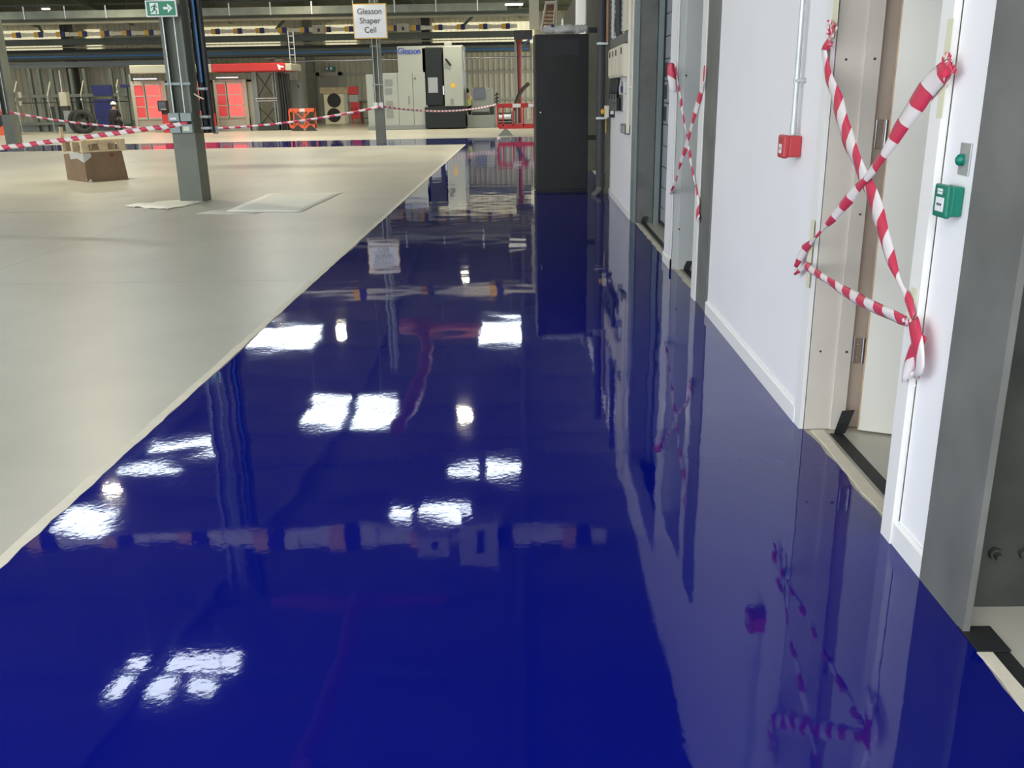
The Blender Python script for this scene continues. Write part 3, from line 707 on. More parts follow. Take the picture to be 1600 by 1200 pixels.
# exit sign
a, b = ony(229, 3, 15.15), ony(278, 25, 15.15)
ex0, ex1, ez0, ez1 = -5.845, -5.362, 2.865, 3.105
es = thing('exit_sign', ((ex0+ex1)/2, 15.2, ez0), 'green and white running man exit sign on main column', 'sign')
Me = Matrix.Translation(((ex0+ex1)/2, 15.2, (ez0+ez1)/2))
bx(ex0, ex1, 15.16, 15.19, ez0, ez1, 0, .004).build('sign_board', 'label_white', es)
bx(ex0+.022, ex1-.022, 15.155, 15.161, ez0+.018, ez1-.018).build('green_field', 'sign_green', es)
bx(ex0+.05, ex1-.05, 15.19, 15.41, ez0+.05, ez1-.05).build('mount', 'steel_grey', es)
def flat(name, polys, m, y0=15.149, y1=15.156):
    mb = MB()
    for pl in polys: mb.prism(pl, lambda u, v, t: (ex0+u, t, ez0+v), y0, y1)
    return mb.build(name, m, es)
flat('arrow', [[(.28, .105), (.36, .105), (.36, .14), (.28, .14)], [(.345, .055), (.425, .122), (.345, .190), (.345, .155), (.38, .122), (.345, .09)]], 'label_white')
flat('doorway_mark', [[(.075, .04), (.205, .04), (.205, .20), (.075, .20)]], 'label_white')
def limb(a, b, w):
    a, b = Vector(a), Vector(b); d = (b-a).normalized(); n = Vector((-d.y, d.x))*w/2
    return [tuple(a-n), tuple(b-n), tuple(b+n), tuple(a+n)]
circ = [(.160+.013*math.cos(k), .178+.013*math.sin(k)) for k in [i*math.pi/5 for i in range(10)]]
flat('running_man', [circ, limb((.150, .165), (.135, .105), .03), limb((.15, .158), (.19, .135), .012), limb((.145, .158), (.105, .15), .012), limb((.105, .15), (.09, .125), .011),
                     limb((.135, .11), (.170, .085), .016), limb((.170, .085), (.165, .048), .014), limb((.132, .11), (.112, .075), .016), limb((.112, .075), (.07, .07), .014)], 'sign_green', 15.142, 15.150)
# column with the paper sign, and the far left column
SX0, SX1, SY = -5.26, -4.95, 33.3
t = hall_col(SX0, SX1, SY, .36, 8.6, 1.18, 'green grey steel column carrying the square paper sign')
for dx in (.06, .22): MB().cyl((SX0+dx, SY-.0, 1.25), (SX0+dx, SY, 8.5), .013, 8).build('conduit', 'galv', t)
for z in (1.95, 3.2): bx(SX0-.03, SX1+.03, SY-.015, SY+.02, z, z+.04).build('clip_bar', 'galv_green', t)
for dx in (-.01, .17): bx(SX0+dx, SX0+dx+.15, SY-.07, SY-.003, 1.19, 1.38, 0, .006).build('socket_box', 'galv', t)
hall_col(-12.42, -12.1, 34.38, .36, 8.6, 1.18, 'green grey steel column standing half hidden right behind main column')
t = hall_col(-19.62, -19.25, 35.45, .5, 8.6, 1.15, 'green grey steel column at the far left edge')
for dx in (.05, .25): MB().cyl((-19.62+dx, 35.44, 1.2), (-19.62+dx, 35.44, 8.5), .014, 8).build('conduit', 'galv', t)
# paper sign
a, b = ony(550, 6, 33.0), ony(606, 60, 33.0)
sn = thing('paper_sign', ((a.x+b.x)/2, 33.0, b.z), 'square white paper sign with yellow edge high on second column', 'sign')
cxs, czs = (a.x+b.x)/2, (a.z+b.z)/2; hw, hh = (b.x-a.x)/2, (a.z-b.z)/2
bx(cxs-hw, cxs+hw, 33.0, 33.03, czs-hh, czs+hh).build('sign_border', 'yellow', sn)
bx(cxs-hw+.03, cxs+hw-.03, 32.99, 33.001, czs-hh+.03, czs+hh-.03).build('paper', 'label_white', sn)
bx(cxs-.08, cxs+.12, 33.03, 33.32, czs-.2, czs+.2).build('mount', 'steel_grey', sn)
for i, w_ in enumerate(('Gleason', 'Shaper', 'Cell')):
    text(w_, .26, (cxs, 32.985, czs+.30-.29*i), (1, 0, 0), (0, 0, 1), 'lettering', 'ink', sn, xs=.98)

# ------------------------------------------------------------ floor sheets, pallet on box
rnd = random.Random(11)
def sheet(corners, name, label, m, nx=14, ny=8, amp=.02, z=.006, ragged=.06):
    mb = MB(); A, B, C_, D = [Vector((p[0], p[1], 0)) for p in corners]; idx = {}; vs = []
    for j in range(ny+1):
        for i in range(nx+1):
            u, v = i/nx, j/ny; p = (A.lerp(B, u)).lerp(D.lerp(C_, u), v)
            if i in (0, nx) or j in (0, ny): p += Vector((rnd.uniform(-ragged, ragged), rnd.uniform(-ragged, ragged), 0))
            p.z = z+amp*max(0, rnd.uniform(-.3, 1))*(1 if 0 < i < nx and 0 < j < ny else .3); vs.append(p)
    fs = [(j*(nx+1)+i, j*(nx+1)+i+1, (j+1)*(nx+1)+i+1, (j+1)*(nx+1)+i) for j in range(ny) for i in range(nx)]
    mb.add(vs, fs, 0, True); o = mb.build(name, m, label=label, cat='sheet'); so = o.modifiers.new('t', 'SOLIDIFY'); so.thickness = .003; so.offset = 1; return o
P = lambda x, y: tuple(onz(x, y))[:2]
sheet([P(196, 323), P(262, 328), P(320, 316), P(285, 315)], 'plastic_sheet', 'crumpled cream plastic sheet at the foot of main column', 'plastic_sheet', 14, 6, .045, .004, .05)
sheet([P(352, 331), P(470, 332), P(536, 301), P(420, 303)], 'paper_sheet', 'flat pale sheet lying on concrete right of main column', 'paper_sheet', 8, 8, .004, .004, .01)
sheet([P(305, 334), P(400, 335), P(440, 322), P(372, 322)], 'paper_sheet', 'greyish thin sheet half under the flat pale sheet', 'paper_grey', 6, 4, .001, .002, .01)
# cardboard box
c0, c1, c2 = onz(137, 285), onz(201, 280), onz(120, 281)
ax = (c1-c0); ax.z = 0; L1 = ax.length; ax.normalize(); ay = Vector((-ax.y, ax.x, 0)); L2 = 1.1
def ob_(u, v, w): return c0+ax*u+ay*v+Vector((0, 0, w))
bxh = .60
t = thing('cardboard_box', c0+ax*L1/2+ay*L2/2, 'brown cardboard box on the concrete with pallet on top', 'box')
mb = MB(); skew = .05
mb.add([ob_(0, 0, 0), ob_(L1, 0, 0), ob_(L1, L2, 0), ob_(0, L2, 0), ob_(skew*0, .0, bxh), ob_(L1-skew, 0.03, bxh), ob_(L1-skew, L2, bxh-.02), ob_(0.0, L2, bxh-.06)],
       [(0, 1, 2, 3), (4, 5, 6, 7), (0, 1, 5, 4), (1, 2, 6, 5), (2, 3, 7, 6), (3, 0, 4, 7)])
mb.build('carton', 'card', t)
mb = MB(); mb.add([ob_(-.004, .0, .0), ob_(.1, -.004, .0), ob_(.08, -.004, .06), ob_(-.004, .05, .08)], [(0, 1, 2, 3)]); mb.build('tape_patch', 'mask_tape', t)
mb = MB()
for (u, w) in ((.55, .5),):
    mb.add([ob_(u, -.004, w), ob_(u+.06, -.004, w), ob_(u+.06, -.004, w+.05), ob_(u, -.004, w+.05)], [(0, 1, 2, 3)])
mb.build('printed_mark', 'pipe_red', t)
mb = MB(); mb.add([ob_(-.012, .0, bxh-.20), ob_(-.012, .35, bxh-.12), ob_(-.012, .7, bxh-.16), ob_(-.012, .75, bxh-.01), ob_(-.012, -.01, bxh-.01), ob_(.16, -.012, bxh-.08), ob_(.14, -.012, bxh-.01)], [(0, 1, 2, 3, 4), (0, 4, 6, 5)]); mb.build('white_wrap', 'wrap', t)
# pallet
t = thing('wooden_pallet', c0+ax*L1/2+ay*L2/2+Vector((0, 0, bxh)), 'pale wooden pallet lying on the cardboard box', 'pallet')
def pb(u0, u1, v0, v1, w0, w1, name):
    mb = MB(); tl = .07
    vs = [ob_(u, v, bxh+.004+w*1.7) for w in (w0, w1) for v in (v0, v1) for u in (u0, u1)]
    mb.add(vs, [(0, 2, 3, 1), (4, 5, 7, 6), (0, 1, 5, 4), (2, 6, 7, 3), (0, 4, 6, 2), (1, 3, 7, 5)]); return mb.build(name, 'pallet_wood', t)
Lp = L1+.02
for v in (-.02, .48, .98): 
    pb(-.02, Lp, v, v+.1, .0, .022, 'bottom_board')
    for u in (-.02, Lp/2-.07, Lp-.14): pb(u, u+.14, v, v+.1, .022, .10, 'block')
    pb(-.02, Lp, v, v+.1, .10, .122, 'stringer')
for k in range(7):
    u = -.02+k*(Lp-.08)/6; pb(u, u+.10, -.03, 1.10, .122, .144, 'top_board')
pb(-.1, -.04, .8, .86, .0, .30, 'loose_slat')

# ------------------------------------------------------------ far hall equipment: helper boxes from image rectangles
def fr(x0, y0, x1, y1, Y): 
    """world x0,x1,z0,z1 of an image rectangle standing at depth Y"""
    ym = (y0+y1)/2; xm = (x0+x1)/2
    return ony(x0, ym, Y).x, ony(x1, ym, Y).x, ony(xm, y1, Y).z, ony(xm, y0, Y).z
def fbox(r, Y, dep, name, m, parent=None, bev=.02, z0=None, **kw):
    a, b, c, d = fr(*r, Y); c = z0 if z0 is not None else c
    return bx(a, b, Y, Y+dep, c, d, 0, bev).build(name, m, parent, **kw)
def fthing(name, px, py, Y, label, cat, z=0):
    p = ony(px, py, Y); return thing(name, (p.x, Y, z), label, cat)

# --- gear shaping machine (white-grey, tall)
Y = 45.6
t = fthing('machining_centre', 680, 200, Y, 'large pale grey machining centre with dark sliding door and blue lettering', 'machine')
X = lambda px, yy=140: ony(px, yy, Y).x
Z = lambda py, px=680: ony(px, py, Y).z
bx(X(623, 130), X(667, 130), Y, Y+2.4, .0, Z(72, 640), 0, .03).build('left_housing', 'machine_white', t)
bx(X(572), X(597), Y+.1, Y+2.2, .0, Z(116, 580), 0, .03).build('side_cabinet', 'machine_white', t)
cb = bx(X(597), X(622), Y-.02, Y+2.0, .0, Z(114, 610), 0, .03).build('control_cabinet', 'machine_white', t)
for (r) in ((601, 124, 613, 134), (602, 138, 612, 147), (604, 158, 614, 184)): fbox(r, Y-.05, .04, 'vent_panel', 'machine_grey', cb, .005)
d_ = bx(X(622), X(645), Y-.04, Y, .18, Z(113, 630), 0, .015).build('cabinet_door', 'machine_white', t); fbox((638.5, 150, 639.6, 163), Y-.07, .03, 'handle', 'steel_grey', d_, .004)
d_ = bx(X(645)+.02, X(665), Y-.04, Y, .18, Z(113, 650), 0, .015).build('cabinet_door', 'machine_white', t); fbox((647, 121, 650, 124), Y-.06, .02, 'lock', 'steel_grey', d_, .004)
bx(X(661), X(724), Y+.6, Y+2.4, .3, Z(70, 690), 0, .03).build('rear_housing', 'machine_white', t)
d_ = bx(X(661), X(693), Y-.0, Y+.5, Z(165, 680), Z(74, 680), 0, .03).build('sliding_door', 'machine_dark', t)
fbox((669, 121, 684, 145), Y-.02, .02, 'window_pane', 'shutter', d_, .004); fbox((692, 134, 694, 148), Y-.05, .05, 'handle', 'chrome', d_, .006)
hd = bx(X(695), X(724), Y-.25, Y+.5, Z(166, 710), Z(72, 710), 0, .04).build('front_housing', 'machine_white', t)
bx(X(697), X(708), Y-.2, Y+.4, Z(74, 700), Z(66, 700), 0, .03).build('top_housing', 'machine_white', t)
fbox((705, 130, 711, 137), Y-.26, .02, 'warning_label', 'yellow', hd, 0)
fbox((704, 154, 709, 164), Y-.262, .015, 'name_plate', 'machine_grey', hd, 0)
MB().tube([Vector(ony(696, 92, Y-.35)), Vector(ony(700, 97, Y-.3)), Vector(ony(704, 102, Y-.28))], .05, 8).build('hose', 'black', hd)
bx(X(663), X(725), Y-.2, Y+2.0, .05, Z(167, 690), 0, .03).build('base', 'machine_dark', t)
bx(X(572), X(666), Y-.06, Y+2.0, 0, .22, 0, .02).build('plinth', 'machine_grey', t)
bx(X(724), X(726.5), Y+.2, Y+1.2, Z(110, 725), Z(80, 725), 0, .02).build('side_cover', 'machine_white', t)
c = ony(639, 80, Y-.012)
text('Gleason', .40, (c.x, Y-.02, c.z), (1, 0, 0), (0, 0, 1), 'lettering', 'logo_blue', t, bold=.012, xs=.82)
# --- small control unit right of the machine
t = fthing('control_unit', 752, 193, 46.5, 'grey machine control unit with black screen beside the barrier', 'machine')
a, b, c, d = fr(737, 137, 769, 180, 46.5); bx(a, b, 46.5, 47.6, c, d, 0, .04).build('housing', 'machine_grey', t)
fbox((740, 137, 758, 155), 46.46, .05, 'screen', 'glass_dark', t, .01)
fbox((730, 180, 773, 194), 46.3, 1.6, 'base', 'machine_grey', t, .03, 0)
fbox((738, 175, 764, 180), 46.42, .1, 'dark_slot', 'black', t, .005); fbox((765, 166, 772, 178), 46.4, .5, 'side_motor', 'black', t, .03)
mb = MB(); p = ony(774, 155, 46.6); 
for k in range(4): mb.tube([(p.x, 46.6, p.z-.3+.16*k), (p.x+.15, 46.55, p.z-.24+.16*k), (p.x+.05, 46.5, p.z-.18+.16*k)], .04, 8)
mb.build('hose_coil', 'black_soft', t)

# --- press line with red glowing bays
Y = 47.8
t = fthing('press_line', 330, 203, Y, 'long pale moulding press line under a beige and red canopy', 'machine')
a, b, c, d = fr(202, 103, 448, 114, Y-1); c, d = ony(325, 113, Y-1).z, ony(325, 100, Y-1).z
xr = ony(330, 107, Y-1).x; xe = ony(445, 107, Y-1).x
bx(a, xr, Y-1, Y+1.2, c, d, 0, .04).build('canopy', 'canopy', t)
bx(xr, xe, Y-1, Y+1.2, c, d, 0, .05).build('canopy', 'red_plastic', t)
bx(xe, xe+.3, Y-.95, Y+1.2, c+.02, d-.04, 0, .03).build('canopy', 'canopy', t)
mb = MB(); zc = (c+d)/2; mb.prism([(xe-.36, zc+.12), (xe-.30, zc-.12), (xe-.22, zc-.14), (xe-.20, zc-.02), (xe-.06, zc-.04), (xe-.05, zc+.04), (xe-.2, zc+.05), (xe-.26, zc+.10)], lambda u, v, t: (u, t, v), Y-1.012, Y-1)
mb.build('emblem', 'label_white', t)
def bay(x0, x1, base_y):
    xa, xb = ony(x0, 160, Y).x, ony(x1, 160, Y).x; w = xb-xa; zt = 2.45
    fr_ = MB(); fr_.box(xa, xa+.12, Y-.1, Y+1.5, 0, zt); fr_.box(xb-.18, xb, Y-.1, Y+1.5, 0, zt); fr_.box(xa, xb, Y-.05, Y+1.5, 0, .62); fr_.box(xa, xb, Y, Y+1.5, zt-.12, zt)
    fr_.box(xa+.1, xb-.1, Y+1.3, Y+1.5, .6, zt); f = fr_.build('bay_frame', 'press_beige', t)
    bx(xa+.15, xb-.2, Y+1.2, Y+1.29, .65, zt-.15).build('red_lit_interior', 'red_glow', f)
    # two panels
    for (u0, u1, m) in ((.10, .36, 'red_pane'), (.44, .84, 'red_glow')):
        pa, pb_ = xa+w*u0, xa+w*u1
        g = MB(); g.box(pa, pb_, Y-.12, Y-.10, .72, zt-.2); p_ = g.build('glowing_panel', m, t)
        q = MB(); q.box(pa-.05, pa, Y-.15, Y-.10, .62, zt-.12); q.box(pb_, pb_+.05, Y-.15, Y-.10, .62, zt-.12); q.box(pa, pb_, Y-.15, Y-.10, .62, .72); q.box(pa, pb_, Y-.15, Y-.1, zt-.2, zt-.12)
        for k in (1, 2): zz = .72+(zt-.92)*k/3; q.box(pa, pb_, Y-.14, Y-.12, zz-.025, zz+.025)
        q.build('panel_frame', 'press_beige', p_)
    bx(xa+w*.39, xa+w*.41, Y-.16, Y-.12, .62, zt-.1).build('door_gap', 'black', t)
    bx(xa+.2, xb-.3, Y-.22, Y-.1, zt+.06, zt+.15, 0, .02).build('light_bar', 'tube_glow' if False else 'chrome', t)
    bx(xb, xb+.25, Y+.1, Y+1.2, 0, zt-.1, 0, .02).build('side_panel', 'press_beige', t)
bay(209, 262, 205); bay(284, 322, 205); bay(337, 388, 203)
bx(ony(395, 150, Y).x, ony(402, 150, Y).x, Y, Y+.3, 0, c).build('support_post', 'machine_grey', t)
bx(ony(205, 150, Y).x, ony(208, 150, Y).x, Y, Y+.3, 0, c).build('support_post', 'machine_grey', t)
for (x0, x1, lab) in ((250, 264, 'red operator console with black screen left of main column'), (314, 333, 'red operator console with black screen right of main column')):
    k = fthing('operator_console', (x0+x1)/2, 203, 46.6, lab, 'console')
    xa, xb = ony(x0, 180, 46.6).x, ony(x1, 180, 46.6).x
    bx(xa+.08, xb, 46.6, 47.0, 0, .88, 0, .02).build('pedestal', 'red_plastic', k)
    bx(xa-.05, xb-.02, 46.55, 46.75, 1.02, 1.52, 0, .02).build('monitor', 'black', k)
    bx(xa+.05, xb-.05, 46.7, 46.8, .86, 1.04).build('bracket', 'black', k)
    bx(xa+.02, xb-.08, 46.53, 46.556, 1.08, 1.46).build('screen', 'glass_dark', k)
    mb = MB()
    for q in range(4): mb.box(xa+.12+q*.07, xa+.16+q*.07, 46.52, 46.532, 1.10, 1.13)
    mb.build('status_lights', 'label_white', k)
bx(ony(334, 205, 34).x-.03, ony(334, 205, 34).x+.13, 34, 34.12, ony(336, 207, 34).z-.05, ony(336, 203, 34).z+.12, 0, .01).build('hanging_weight', 'machine_grey', label='small grey tag hanging from the sagging tape right of main column', cat='tag')
# --- lattice tower with struts
Y = 47.6
t = fthing('lattice_tower', 418, 203, Y, 'grey braced lattice frame between press line and orange barrier', 'frame')
xa, xb = ony(400, 160, Y).x, ony(434, 160, Y).x
for x in (xa, xb-.12, (xa+xb)/2+.35): bx(x, x+.12, Y, Y+.12, 0, 2.9).build('upright', 'machine_grey', t)
mb = MB()
for z0, z1 in ((.25, 1.1), (1.6, 2.75)):
    mb.cyl((xa+.1, Y+.1, z0), (xb-.2, Y+.1, z1), .03, 8); mb.cyl((xb-.2, Y+.15, z0), (xa+.1, Y+.15, z1), .03, 8)
mb.build('cross_brace', 'dark_beam', t)
mb = MB(); mb.cyl((xa, Y-.02, 1.55), (xb, Y-.02, 1.55), .035, 8); mb.cyl((xa, Y-.02, 1.42), (xb, Y-.02, 1.42), .035, 8); mb.build('cross_rail', 'chrome', t)
bx(xa, xb, Y-.1, Y+.8, 0, .32, 0, .03).build('base_skid', 'dark_beam', t)
t = fthing('cable_mast', 441, 203, Y, 'dark mast with hanging black cables beside the lattice frame', 'mast')
xa = ony(438, 160, Y).x
for k in range(4): MB().tube([(xa+.13*k, Y-.1, 0.0), (xa+.13*k+.03, Y-.12, 1.3), (xa+.11*k, Y-.1, 2.75)], .05, 8).build('cable', 'black' if k % 2 else 'black_soft', t)
bx(xa-.05, xa+.5, Y, Y+.3, 0, 2.7).build('mast_body', 'dark_beam', t)
mb = MB(); mb.box(xa-.3, xa+.35, Y-.3, Y+.4, 3.1, 3.35, 0, .05); mb.box(xa-.5, xa, Y-.35, Y+.3, 3.35, 3.42); mb.build('crane_head', 'dark_beam', t)
# --- switch cabinet and ladder above
t = fthing('grey_cabinet', 460, 195, 49, 'tall plain grey electrical cabinet behind orange barrier', 'cabinet')
fbox((449, 125, 470, 197), 49, .8, 'body', 'machine_grey', t, .02, 0); fbox((451, 128, 468, 190), 48.97, .03, 'door', 'machine_grey', t, .01); fbox((465, 133, 467, 137), 48.93, .04, 'lock', 'black', t, 0)
t = fthing('vertical_cable_ladder', 460, 120, 49.2, 'vertical galvanised cable ladder rising above grey electrical cabinet', 'cable ladder', z=2.35)
xa, xb = ony(453, 90, 49.2).x, ony(461, 90, 49.2).x; mb = MB()
for x in (xa, xb): mb.box(x-.02, x+.02, 49.2, 49.27, 2.35, 4.75)
z = 2.4
while z < 4.7: mb.box(xa, xb, 49.22, 49.25, z, z+.03); z += .3
mb.build('ladder', 'galv', t)
# --- orange barrier
def barrier(px0, px1, pyb, Yb, label, m, wid, hgt, slats=5, panel=False, zb=.12, ang=0.0):
    p = ony(px0, pyb, Yb); t = thing('plastic_barrier', (p.x, Yb, 0), label, 'barrier'); x0 = p.x; x1 = x0+wid
    xf = Matrix.Translation((x0, Yb, 0)) @ Matrix.Rotation(ang, 4, 'Z') @ Matrix.Translation((-x0, -Yb, 0))
    mb = MB(); h = hgt; d = .05
    r = .12; arc = [(x0+r-r*math.cos(a), h-r+r*math.sin(a)) for a in [i*math.pi/2/5 for i in range(6)]]
    mb.tube([(x0+.035, Yb, zb+.15)]+[(u+.03, Yb, v-.03) for u, v in arc], .04, 8)
    mb.box(x0+.05, x1, Yb-d/2, Yb+d/2, h-.16, h, 0, .01); mb.box(x0+.08, x1, Yb-d/2, Yb+d/2, zb, zb+.18, 0, .01)
    mb.tube([(x0+.035, Yb, zb+.2), (x0+.05, Yb, zb+.08), (x0+.14, Yb, zb+.04)], .04, 8)
    n = slats; 
    for k in range(n+1):
        x = x0+.24+(wid-.24-.05)*k/n; mb.box(x-.028, x+.028, Yb-d/2, Yb+d/2, zb+.1, h-.1, 0, .005)
    if panel:
        mb.box(x1-.06, x1, Yb-d/2, Yb+d/2, zb, h)
        for a_, b_2 in (((x0+.3, zb+.15), (x1-.3, h-.15)), ((x0+.3, h-.15), (x1-.3, zb+.15))): mb.cyl((a_[0], Yb, a_[1]), (b_2[0], Yb, b_2[1]), .035, 8)
    mb.xf = xf; mb.build('frame', m, t)
    for k in range(2 if not panel else 1):
        xx = x0+(.62+k*.62 if not panel else .55); w2 = .32 if not panel else .25
        q = bx(xx, xx+w2, Yb-d/2-.006, Yb+d/2+.006, h-.15, h-.015); q.xf = xf; q.build('reflective_band', 'label_white' if not panel else 'tape_white', t)
    for fx in ((x0+.33,) if not panel else (x0+.4, x1-.3)):
        q = MB(); q.add([(fx-.30, Yb-.10, 0), (fx+.30, Yb-.10, 0), (fx+.30, Yb+.10, 0), (fx-.30, Yb+.10, 0), (fx-.05, Yb-.04, .27), (fx+.05, Yb-.04, .27), (fx+.05, Yb+.04, .27), (fx-.05, Yb+.04, .27)],
                        [(0, 1, 2, 3), (4, 5, 6, 7), (0, 1, 5, 4), (1, 2, 6, 5), (2, 3, 7, 6), (3, 0, 4, 7)]); q.xf = xf
        q.build('foot', 'machine_grey' if not panel else 'rubber', t)
    return t
barrier(777, 0, 204, 37.6, 'bright red plastic pedestrian barrier beside tall black cabinet', 'red_plastic', 2.3, 1.22, 5, zb=.26)
bt = barrier(452, 0, 190, 46.0, 'faded orange plastic barrier with crossed braces near switch cabinet', 'orange_plastic', 1.32, 1.05, 2, True, .12)
# --- crate with two circles, door behind
Y = 56
t = fthing('vent_crate', 522, 194, Y, 'cream crate with two large black circular openings', 'crate')
a, b, c, d = fr(507, 146, 538, 195, Y); bx(a, b, Y, Y+1.2, 0, d, 0, .02).build('crate_body', 'crate_cream', t)
for py in (157, 180):
    p = ony(522, py, Y); MB().cyl((p.x, Y-.02, p.z), (p.x, Y+.05, p.z), .40, 28).build('round_opening', 'black', t)
a2, b2 = ony(500, 141, Y).x, ony(543, 141, Y).x
t = thing('flat_board', ((a2+b2)/2, Y, d), 'brown board lying across the top of the cream crate', 'board')
bx(a2, b2, Y-.1, Y+1.2, d+.002, d+.35, 0, .01).build('board', 'pallet_wood', t)
t = thing('door_2', (ony(517, 195, 59.7).x, 59.7, 0), None, None); t['kind'] = 'structure'
a, b, c, d = fr(497, 113, 536, 195, 59.6)
mb = MB(); mb.box(a, a+.2, 59.55, 59.9, 0, d); mb.box(b-.2, b, 59.55, 59.9, 0, d); mb.box(a, b, 59.55, 59.9, d-.2, d); mb.build('door_frame', 'canopy', t)
bx(a+.2, b-.2, 59.7, 59.85, 0, d-.2).build('door_leaf', 'press_beige', t)
t = fthing('fire_exit_sign', 515, 107, 59.3, 'small dark green exit sign above the far door', 'sign', z=2.9)
fbox((508, 104, 521, 110), 59.3, .7, 'sign_board', 'sign_green', t, 0); fbox((515.5, 105, 519, 109), 59.28, .03, 'arrow', 'label_white', t, 0); fbox((509, 105, 512, 109), 59.28, .03, 'running_man', 'label_white', t, 0)
# --- red stand, frame trolley
Y = 55
t = fthing('fire_point_stand', 553, 187, Y, 'red fire point stand with white notice beside the crate', 'stand')
a, b, c, d = fr(545, 135, 560, 187, Y)
bx(a, b, Y, Y+.2, d-.45, d, 0, .02).build('header_board', 'red_plastic', t); bx(a+.05, b, Y-.02, Y+.1, d-.85, d-.47).build('notice', 'machine_white', t)
bx(a+.1, b+.1, Y, Y+.15, .45, d-.85).build('back_panel', 'red_plastic', t); bx(a+.1, b+.1, Y-.1, Y+.4, .3, .55, 0, .02).build('shelf', 'red_plastic', t)
for x in (a+.12, b+.02): bx(x, x+.06, Y, Y+.06, 0, .5).build('leg', 'red_plastic', t)
for x in (a+.25, a+.5):
    MB().cyl((x, Y-.05, .56), (x, Y-.05, .95), .09, 12).build('extinguisher_body', 'call_red', t)
t = fthing('metal_trolley', 569, 190, Y, 'dark metal frame trolley between red stand and machining centre', 'trolley')
a, b, c, d = fr(563, 158, 576, 192, Y); mb = MB()
for x in (a, b-.05):
    for yy in (Y, Y+.5): mb.box(x, x+.05, yy, yy+.05, 0, d)
for z in (.3, .8, d-.06): mb.box(a, b, Y, Y+.55, z, z+.04)
mb.build('frame', 'dark_beam', t)

# --- left side: boxes, pedestal, tyre, blue plates
Y = 49
t = fthing('wall_box', 98, 168, 48.2, 'pale electrical box on tall grey pedestal left of the tyre', 'electrical box')
fbox((92.5, 144, 103.5, 166), 48.2, .4, 'box', 'canopy', t, .02); fbox((101, 173, 112, 208), 48.2, .5, 'pedestal', 'machine_grey', t, .02, 0); fbox((96, 166, 106, 174), 48.3, .3, 'neck', 'dark_beam', t, .01)
MB().cyl(ony(92, 110, 48.3), ony(97, 145, 48.3), .03, 8).build('conduit', 'galv', t)
c = ony(128, 190, 47.2); R_ = .6
t = thing('cable_drum', (c.x, 47.2, 0), 'large black round cable drum standing on floor near blue panels', 'drum')
pts = [(c.x+.12+.46*math.cos(a), 47.2, .58+.46*math.sin(a)) for a in [i*math.pi*2/28 for i in range(28)]]; MB().tube(pts, .13, 10, 0, True).build('outer_ring', 'rubber', t)
pts = [(c.x-.28+.42*math.cos(a), 47.45, .58+.46*math.sin(a)) for a in [i*math.pi*2/28 for i in range(28)]]; MB().tube(pts, .12, 10, 0, True).build('outer_ring', 'rubber', t)
mb = MB(); mb.cyl((c.x+.12, 47.15, .58), (c.x+.12, 47.35, .58), .16, 16)
for k in range(5): a = k*math.pi*2/5; mb.box
for k in range(5):
    a_ = k*math.pi*2/5; mb.cyl((c.x+.12, 47.22, .58), (c.x+.12+.42*math.cos(a_), 47.22, .58+.42*math.sin(a_)), .035, 8)
mb.build('hub', 'dark_beam', t)
for (r, lab, Yp) in (((144, 133, 174.5, 149.5), 'upper blue plate hanging on the rack behind seated worker', 50.84), ((148, 155, 179, 187), 'large blue panel beside the seated worker', 50.84), ((187.5, 132, 206, 136.5), 'narrow blue strip panel left of the press line', 50.94)):
    xa, xb, za, zb = fr(*r, Yp); mb = bx(xa, xb, Yp, Yp+.06, za, zb); mb.build('blue_panel', 'plate_blue', label=lab, cat='panel')
fbox((153, 187, 178, 199), 50.84, .06, 'blue_panel', 'plate_blue', None, .01, label='low blue panel behind the seated worker feet', cat='panel')
# steel rack frames behind
t = fthing('storage_rack', 100, 200, 51, 'long dark grey steel rack along the left far wall', 'rack')
xL, xR = ony(8, 170, 51).x, ony(203, 170, 51).x
for px in (14, 50, 64, 84, 114, 135, 176, 196): x = ony(px, 160, 51).x; bx(x, x+.16, 51, 51.2, 0, ony(px, 107, 51).z).build('upright', 'beam', t)
for py in (152, 195): 
    z = ony(100, py, 51).z; bx(xL, xR, 50.9, 51.1, z, z+.16).build('shelf_beam', 'beam', t)
z = ony(100, 160, 51).z; MB().cyl((xL, 50.85, z), (xR, 50.85, z), .025, 8).build('rail', 'black', t)
bx(xL, xR, 51.2, 51.5, 0, .55).build('base_panel', 'machine_grey', t)
fbox((78, 166, 108, 189), 51.1, .05, 'dark_screen', 'black_soft', t, .01)
for i, (pa, pb_) in enumerate((((26, 127), (22, 145)), ((78, 127), (74, 150)), ((130, 126), (126, 148)), ((184, 124), (182, 136)))):
    a, b = ony(*pa, 50.3), ony(*pb_, 50.3); tt = thing('inspection_lamp', (b.x, 50.3, b.z), ['first pale diagonal lamp tube above rack from the left', 'second pale diagonal lamp tube above rack from the left', 'third pale diagonal lamp tube above rack from the left', 'fourth and dimmest diagonal lamp tube above rack, near press line'][i], 'lamp')
    MB().cyl(a, b, .035, 8).build('tube', 'label_cream', tt)
    q = ony(pb_[0]+4, 200, 50.3); MB().cyl(b, (b.x+.1, 50.3, 0), .02, 8).build('stand_pole', 'galv', tt)
    MB().sphere(b-Vector((0, 0, .25)), .07).build('joint', 'galv', tt)
for (r, lab) in (((21, 144, 29, 153), 'upper small cream box beside the far left column'), ((25, 158, 30, 165), 'lower small cream box beside the far left column')):
    fbox(r, 35.98, .2, 'small_box', 'canopy', None, .01, label=lab, cat='box')
t = fthing('red_machine', 2, 210, 47, 'red machine part with black roundel cut off at left edge', 'machine')
xa = ony(-20, 195, 47).x; xb = ony(8, 195, 47).x
